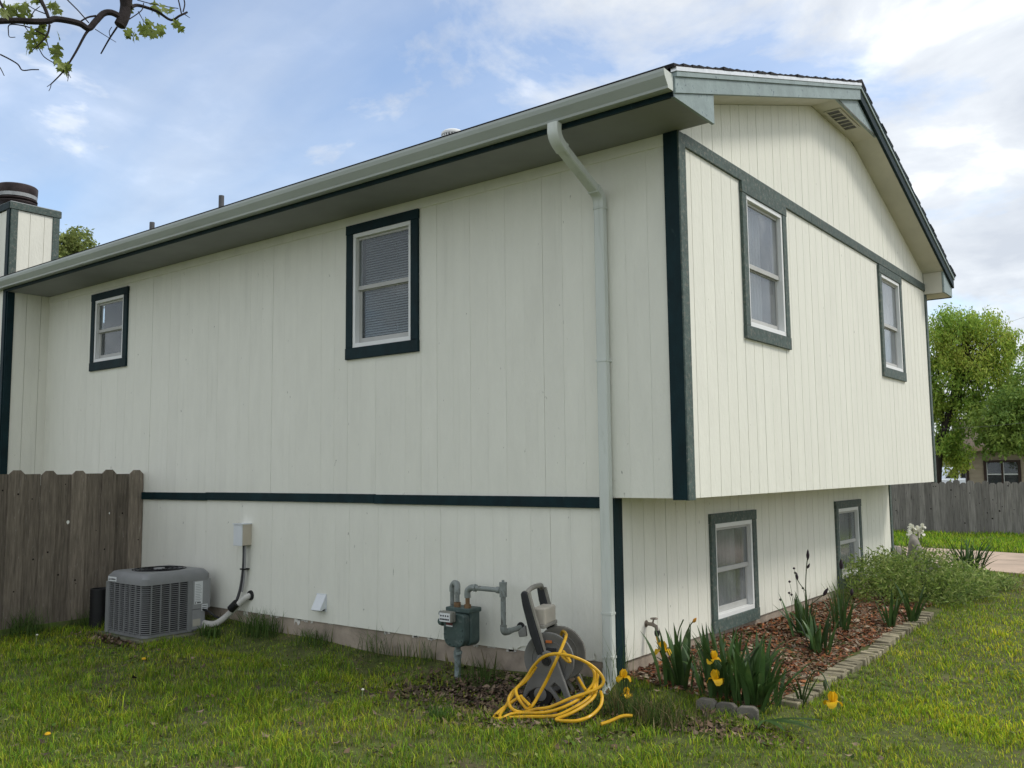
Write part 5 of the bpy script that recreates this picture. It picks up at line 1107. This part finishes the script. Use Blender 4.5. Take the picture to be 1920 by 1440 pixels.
tree('broad_tree', 'dense darker green tree overhanging the neighbouring house at the right edge', b2, [(0, 0, 0), T2(1955, 860), T2(1945, 790), T2(1940, 720)],
     [bl(T2, 1890, 775, 62, 55, .30, 31), bl(T2, 1945, 740, 60, 80, .28, 31), bl(T2, 1885, 820, 50, 24, .20, 31), bl(T2, 1965, 830, 45, 50, .18, 31)], 32000, .12, PD, droop=.5, nbr=30, r0=.16)
b3 = P(60, 900, 34); b3.z = -1.7; T3 = lambda u, v, t=34: rel(b3, u, v, t)
tree('back_tree', 'rounded pale green tree top showing behind the roof beside the chimney', b3, [(0, 0, 0), T3(75, 760), T3(100, 620), T3(110, 520)],
     [bl(T3, 130, 470, 48, 44, .3, 34), bl(T3, 175, 500, 32, 36, .2, 34), bl(T3, 80, 520, 70, 60, .3, 34), bl(T3, 150, 540, 70, 40, .2, 34)], 22000, .15, [(.21, .27, .08), (.27, .32, .10), (.34, .38, .125), (.42, .44, .16)], droop=.2, nbr=20, r0=.2)
for k, (u, v, t, ru, rv, lab) in enumerate(((1700, 850, 70, 70, 60, 'distant tree low behind the white truck'), (1850, 840, 78, 90, 70, 'distant tree behind the neighbouring house'))):
    bb = P(u, 930, t); bb.z = -1.9; TT = lambda a, b, tt=t: rel(bb, a, b, tt)
    tree('distant_tree', lab, bb, [(0, 0, 0), TT(u, v + 20), TT(u + 4, v)], [bl(TT, u, v - 10, ru * .8, rv * .7, .5, t), bl(TT, u + ru * .4, v + 15, ru * .5, rv * .5, .25, t), bl(TT, u - ru * .4, v + 15, ru * .5, rv * .5, .25, t)], 9000, .30, PT[:4], droop=.2, nbr=10, group='distant trees')

# ------------------------------------------------------------------ neighbouring house
nb_m = mat('beige_lap_siding', (.42, .35, .26), .8, .08, 3, objrand=.04); nb_t = mat('brown_trim', (.055, .035, .028), .7, .15, 6); nb_r = mat('brown_shingles', (.13, .10, .075), .95, .25, 8)
c0 = P(1816, 905, 37); c1 = P(2060, 905, 35); dx = (c1 - c0); dx.z = 0; wl = dx.length; ang = math.atan2(dx.y, dx.x)
nh = thing('neighbour_house', 'beige neighbouring house with brown window trim beyond the grey fence', 'house', None, (c0.x, c0.y, -1.85), ang)
HW = 2.75
NW = (.60, 1.90, 1.08, 2.22)
mb = MB(); mb.box(0, NW[0], .05, 6, 0, HW); mb.box(NW[1], wl, .05, 6, 0, HW); mb.box(NW[0], NW[1], .05, 6, 0, NW[2]); mb.box(NW[0], NW[1], .05, 6, NW[3], HW); mb.box(NW[0], NW[1], .5, 6, NW[2], NW[3]); nwl = mb.build('wall', nb_m, nh)
zz = 0.0
while zz < HW - .01:
    h_ = min(.19, HW - zz)
    for a, b in ((0, NW[0]), (NW[1], wl)) if NW[2] - .1 < zz < NW[3] - .05 else ((0, wl),):
        MB().hexa([(a, .012, zz), (b, .012, zz), (b, .05, zz), (a, .05, zz), (a, .034, zz + h_), (b, .034, zz + h_), (b, .05, zz + h_), (a, .05, zz + h_)]).build('siding_board', nb_m, nwl)
    zz += .19
MB().box(-.06, 0.04, 0, 6, 0, HW).build('corner_board', nb_t, nh)
w0, w1, w2, w3 = NW; wn_ = MB().box(w0, w1, .06, .09, w2, w3); 
wo_ = MB(); wo_.box(w0 - .02, w0 + .09, -.01, .06, w2, w3); wo_.box(w1 - .09, w1 + .02, -.01, .06, w2, w3); wo_.box(w0 + .09, w1 - .09, -.01, .06, w2, w2 + .09); wo_.box(w0 + .09, w1 - .09, -.01, .06, w3 - .09, w3); wo_.box((w0 + w1) / 2 - .04, (w0 + w1) / 2 + .04, -.008, .06, w2 + .09, w3 - .09)
nwin = wo_.build('window', nb_t, nh)
for a, b in ((w0 + .09, (w0 + w1) / 2 - .04), ((w0 + w1) / 2 + .04, w1 - .09)):
    for c, d in ((w2 + .09, (w2 + w3) / 2 - .02), ((w2 + w3) / 2 + .02, w3 - .09)): MB().box(a, b, .03, .034, c, d).build('pane', M['glass'], nwin)
    MB().box(a, b, .015, .05, (w2 + w3) / 2 - .025, (w2 + w3) / 2 + .025).build('sash_rail', M['vinyl'], nwin); MB().box(a, a + .03, .018, .05, w2 + .09, w3 - .09).build('sash_stile', M['vinyl'], nwin)
MB().box(w0 + .02, w1 - .02, .10, .11, w2, w3).build('room', M['inside'], nwin)
MB().box(2.75, 2.85, -.03, .03, 0, HW).build('downspout', nb_t, nh)
rf = MB().prism([(-.5, -.55, HW - .12), (-.5, 3.0, HW + 1.2), (-.5, 6.5, HW - .12), (-.5, 6.5, HW + .03), (-.5, 3.0, HW + 1.36), (-.5, -.55, HW + .03)], (wl + 1, 0, 0)).build('roof', nb_r, nh)
MB().prism([(-.05, .1, HW), (-.05, 5.9, HW), (-.05, 3.0, HW + 1.15)], (.1, 0, 0)).build('gable', nb_m, nh); MB().box(-.5, wl + .5, -.58, -.55, HW - .15, HW + .04).build('fascia_board', mat('tan_fascia', (.42, .30, .22), .7), nh)
# house across the street, only a sliver seen
c = P(1775, 890, 95); oh = thing('far_house', 'pale house across the street seen in a gap under the trees', 'house', None, (c.x, c.y, -2.0), .3)
MB().box(-8, 8, 0, 6, 0, 2.6).build('wall', mat('pale_blue_siding', (.42, .46, .50), .8), oh); MB().prism([(-8.5, -.5, 2.5), (-8.5, 3, 4.2), (-8.5, 6.5, 2.5), (-8.5, 3, 4.0)], (17, 0, 0)).build('roof', mat('grey_shingles', (.12, .12, .125), .9), oh)
for x in (-5, -1.2, 1.0, 4.5): f_ = MB().box(x - .55, x + .55, -.06, .0, .95, 2.1).build('window', M['vinyl'], oh); MB().box(x - .45, x + .45, -.075, -.061, 1.05, 2.0).build('pane', M['inside'], f_)
# street beyond
rd = MB(); a = P(1300, 900, 66); rd.box(-60, 60, 48, 56, -1.79, -1.735); tag(rd.build('street', mat('asphalt', (.06, .06, .062), .9, .2, 4)), kind='structure')

# ------------------------------------------------------------------ white truck parked beyond the fence
tk_m = mat('white_car_paint', (.72, .76, .80), .25, .02, 3, coat=.5); c = P(1786, 893, 58)
tk = thing('parked_truck', 'white crew-cab pickup truck parked beyond the grey fence', 'truck', None, (c.x, c.y, -1.735), math.atan2(AX.y, AX.x) + .05)
body = [(-2.6, .45), (-2.6, .95), (-2.5, 1.05), (-1.15, 1.05), (2.3, 1.05), (2.55, .95), (2.6, .45)]
MB().prism([(x, -.95, z) for x, z in body], (0, 1.9, 0)).build('body', tk_m, tk, bevel=.05); cab = MB().prism([(-1.1, -.80, 1.03), (-.55, -.80, 1.72), (-.35, -.80, 1.80), (1.0, -.80, 1.80), (1.15, -.80, 1.72), (1.3, -.80, 1.03)], (0, 1.6, 0)).build('cab', tk_m, tk, bevel=.04)
MB().box(1.3, 2.55, -.94, -.86, 1.03, 1.22).build('bed_wall', tk_m, tk)
for q in ([(-.92, 1.12), (-.50, 1.66), (-.05, 1.68), (-.05, 1.12)], [(.08, 1.12), (.08, 1.68), (.95, 1.68), (1.10, 1.12)]): MB().prism([(x, -.815, z) for x, z in q], (0, .02, 0)).build('window', M['glass'] if 0 else mat('tinted_glass', (.012, .014, .016), .1), tk)
for x in (-.35, .85): MB().box(x, x + .16, -.97, -.945, .90, .94).build('door_handle', M['black'], tk)
for x in (-1.7, 1.65):
    wh = MB().lathe([(.2, -.1), (.36, -.1), (.38, -.06), (.38, .06), (.36, .1), (.2, .1)], (x, -.85, .38), (0, 1, 0), 24).build('wheel', M['black'], tk, smooth=True); MB().lathe([(.2, -.11), (.08, -.115), (0.0, -.115)], (x, -.85, .38), (0, 1, 0), 16).build('rim', M['galv'], wh, smooth=True)
    wh = MB().lathe([(.2, -.1), (.36, -.1), (.38, -.06), (.38, .06), (.36, .1), (.2, .1)], (x, .85, .38), (0, 1, 0), 24).build('wheel', M['black'], tk, smooth=True)
MB().box(-2.63, -2.6, -.8, -.5, .7, .9).build('headlight', M['vinyl'], tk); MB().box(2.56, 2.6, -.9, -.75, .7, 1.0).build('tail_light', mat('red_lamp', (.4, .02, .02), .3), tk)
# utility wires
for (u0, v0, u1, v1, lab) in ((1500, 705, 2100, 533, 'thin utility wire crossing the sky right of the tall tree'), (1500, 800, 2100, 765, 'lower utility wire passing in front of the trees')):
    dw = 48.0 if v0 < 750 else 29.0; a, b = P(u0, v0, dw), P(u1, v1, dw + .5); n = 24; tag(MB().tube([a.lerp(b, k / n) - Vector((0, 0, .35 * 4 * (k / n) * (1 - k / n))) for k in range(n + 1)], .006 if v0 < 750 else .0035, 5).build('utility_wire', M['pipegrey']), lab, 'wire', 'utility wires')

# ------------------------------------------------------------------ oak limb reaching in at the top left
oak_m = mat('oak_bark', (.028, .022, .022), .95, .3, 20, bump=.6, bscale=40); oak_leaf = mat('young_oak_leaf', (.24, .30, .06), .5, .2, 12, trans=.45, objrand=.35)
TB = Vector((-3.6, -7.2, GZ)); oak = thing('oak_tree', 'oak tree whose dark limb and young leaves hang into the top left corner', 'tree', None, TB)
def O(zx, zy, t): return P(zx / 5.053, zy / 5.053, t) - TB
limb0 = O(1190, -260, 4.0)
MB().tube(smooth_path([(0, 0, -.1), (.05, .05, 1.2), (.15, .2, 2.6), (.4, .5, 4.2), (.6, .8, 5.6)], 5), [.26 - .012 * i for i in range(21)], 12).build('trunk', oak_m, oak, smooth=True)
lp = smooth_path([(.35, .45, 3.9), (.9, 1.2, 4.15), (1.8, 2.2, 4.35), tuple(limb0 + Vector((0, 0, .25))), O(1195, -60, 4.0), O(1190, 90, 4.0), O(1165, 180, 3.98), O(1130, 250, 3.97)], 5)
MB().tube(lp, [.070 - .045 * min(1, i / 22) if i < 22 else .025 for i in range(len(lp) - 1)] + [.018], 10).build('limb', oak_m, oak, smooth=True)
def br(pts, r0, r1, name='branch'):
    p = smooth_path([O(*q) for q in pts], 4); r0 *= .62; r1 *= .75; MB().tube(p, [r0 + (r1 - r0) * i / (len(p) - 1) for i in range(len(p))], 7).build(name, oak_m, oak, smooth=True)
br([(1150, 165, 3.97), (1060, 120, 3.95), (980, 130, 3.93), (900, 210, 3.90), (840, 270, 3.88), (760, 225, 3.86), (640, 195, 3.83), (520, 180, 3.80), (460, 200, 3.78), (330, 205, 3.75), (160, 195, 3.72), (0, 200, 3.68), (-200, 210, 3.6)], .022, .017)
br([(835, 290, 3.88), (800, 340, 3.87), (720, 490, 3.85), (640, 620, 3.83), (580, 700, 3.82), (480, 800, 3.80)], .010, .003)
br([(485, 790, 3.8), (478, 830, 3.8), (462, 862, 3.79)], .003, .0015, 'twig'); br([(485, 795, 3.8), (445, 822, 3.79)], .003, .0015, 'twig'); br([(630, 640, 3.83), (650, 700, 3.84), (640, 770, 3.84)], .004, .0015, 'twig'); br([(645, 690, 3.84), (672, 740, 3.85)], .003, .0015, 'twig')
br([(1110, 255, 3.97), (1040, 360, 3.97), (955, 510, 3.97)], .007, .004, 'twig'); br([(1045, 350, 3.97), (1035, 300, 3.95), (1060, 255, 3.94)], .003, .002, 'twig'); br([(900, 275, 3.9), (1010, 345, 3.92), (1100, 400, 3.93)], .003, .0015, 'twig')
br([(1240, 70, 4.0), (1300, 50, 4.05), (1400, 75, 4.08), (1500, 115, 4.1), (1620, 190, 4.12), (1700, 150, 4.13), (1775, 115, 4.15)], .013, .006); br([(1630, 190, 4.12), (1700, 250, 4.1)], .004, .0015, 'twig'); br([(1740, 130, 4.14), (1800, 170, 4.15)], .004, .0015, 'twig'); br([(1720, 135, 4.14), (1700, 40, 4.16), (1680, -40, 4.18)], .005, .004, 'twig'); br([(1735, 110, 4.14), (1750, 40, 4.17), (1735, -40, 4.18)], .005, .004, 'twig'); br([(1690, 80, 4.15), (1560, 60, 4.14), (1430, 35, 4.12), (1300, 0, 4.1)], .003, .003, 'twig')
br([(460, 170, 3.78), (430, 90, 3.8), (380, -20, 3.82), (360, -120, 3.84)], .011, .012); br([(55, 185, 3.7), (35, 90, 3.7), (0, 20, 3.7), (-40, -60, 3.7)], .008, .008, 'twig'); br([(840, 215, 3.88), (740, 100, 3.92), (630, -10, 3.96), (560, -90, 4)], .004, .004, 'twig'); br([(760, 205, 3.87), (830, 165, 3.88), (910, 150, 3.9)], .005, .006, 'twig'); br([(470, 235, 3.78), (455, 310, 3.77), (430, 360, 3.76), (360, 430, 3.75), (305, 480, 3.75)], .008, .002, 'twig'); br([(435, 340, 3.76), (300, 270, 3.74), (200, 240, 3.73), (90, 235, 3.72), (80, 300, 3.71), (90, 350, 3.71), (145, 352, 3.71)], .005, .002, 'twig')
br([(230, 245, 3.73), (300, 340, 3.74), (370, 460, 3.75), (420, 540, 3.77), (520, 600, 3.8), (610, 640, 3.82)], .003, .003, 'twig'); br([(440, 380, 3.76), (470, 490, 3.76)], .004, .0015, 'twig'); br([(0, 515, 3.6), (90, 560, 3.62), (170, 610, 3.64), (212, 665, 3.65), (300, 660, 3.66), (370, 660, 3.67)], .005, .003, 'twig'); br([(-60, 560, 3.6), (0, 640, 3.6), (40, 718, 3.6)], .004, .002, 'twig'); br([(430, 130, 3.8), (330, 90, 3.78), (240, 30, 3.77)], .004, .002, 'twig'); br([(290, 180, 3.75), (320, 110, 3.76), (380, 60, 3.78)], .004, .002, 'twig'); br([(1310, 110, 4.05), (1365, 210, 4.04)], .004, .0015, 'twig'); br([(1220, 185, 4.0), (1340, 100, 4.05), (1360, 30, 4.08)], .004, .003, 'twig')
def oak_mesh():
    h = [(.0, 0), (.06, .10), (.05, .18), (.24, .26), (.34, .40), (.20, .38), (.09, .42), (.30, .58), (.36, .74), (.22, .66), (.08, .64), (.16, .84), (.05, .80), (0, 1.0)]
    pts = [(x, y, .12 * abs(x) - .25 * y * y) for x, y in h] + [(-x, y, .12 * abs(x) - .25 * y * y) for x, y in reversed(h[1:-1])]
    mb = MB(); n = len(h)
    R_ = [(x, y, .16 * abs(x) - .18 * y * y) for x, y in h]; L2 = [(-x, y, z) for x, y, z in R_]; M_ = [(0, y, -.18 * y * y) for x, y in h]
    for i in range(n - 1): mb.poly([M_[i], R_[i], R_[i + 1], M_[i + 1]]); mb.poly([M_[i], M_[i + 1], L2[i + 1], L2[i]])
    return mb.mesh('leaf', oak_leaf)
om = oak_mesh()
spots = [(170, 40, 3.78, 4), (230, 60, 3.77, 3), (260, 20, 3.77, 4), (140, 50, 3.76, 2), (560, 25, 3.95, 4), (490, 20, 3.85, 3), (530, 60, 3.9, 1), (380, 240, 3.76, 3), (350, 330, 3.75, 4), (280, 395, 3.74, 3), (300, 260, 3.74, 2), (540, 425, 3.78, 3), (545, 490, 3.79, 2), (520, 530, 3.79, 2), (580, 590, 3.81, 3), (555, 630, 3.81, 2), (520, 290, 3.78, 1), (1240, 290, 4.0, 4), (1215, 270, 4, 2), (1340, 215, 4.04, 4), (1385, 175, 4.05, 3), (1490, 230, 4.08, 3), (1530, 220, 4.09, 2), (1480, 290, 4.08, 2), (1545, 80, 4.12, 3), (1455, 40, 4.1, 3), (1270, 40, 4.05, 2), (1690, 205, 4.12, 2), (0, 105, 3.7, 3), (330, 150, 3.76, 2), (1650, 120, 4.13, 1), (370, -20, 3.8, 3), (60, 20, 3.72, 2)]
for zx, zy, t, n in spots:
    for k in range(n):
        o = link('leaf', om, oak); s_ = rnd.uniform(.045, .075); o.scale = (s_,) * 3; q = O(zx + rnd.gauss(0, 26), zy + rnd.gauss(0, 22), t + rnd.gauss(0, .03)); o.location = q
        o.rotation_euler = (rnd.uniform(-1.9, -.7), rnd.uniform(-.8, .8), rnd.uniform(0, 6.28))
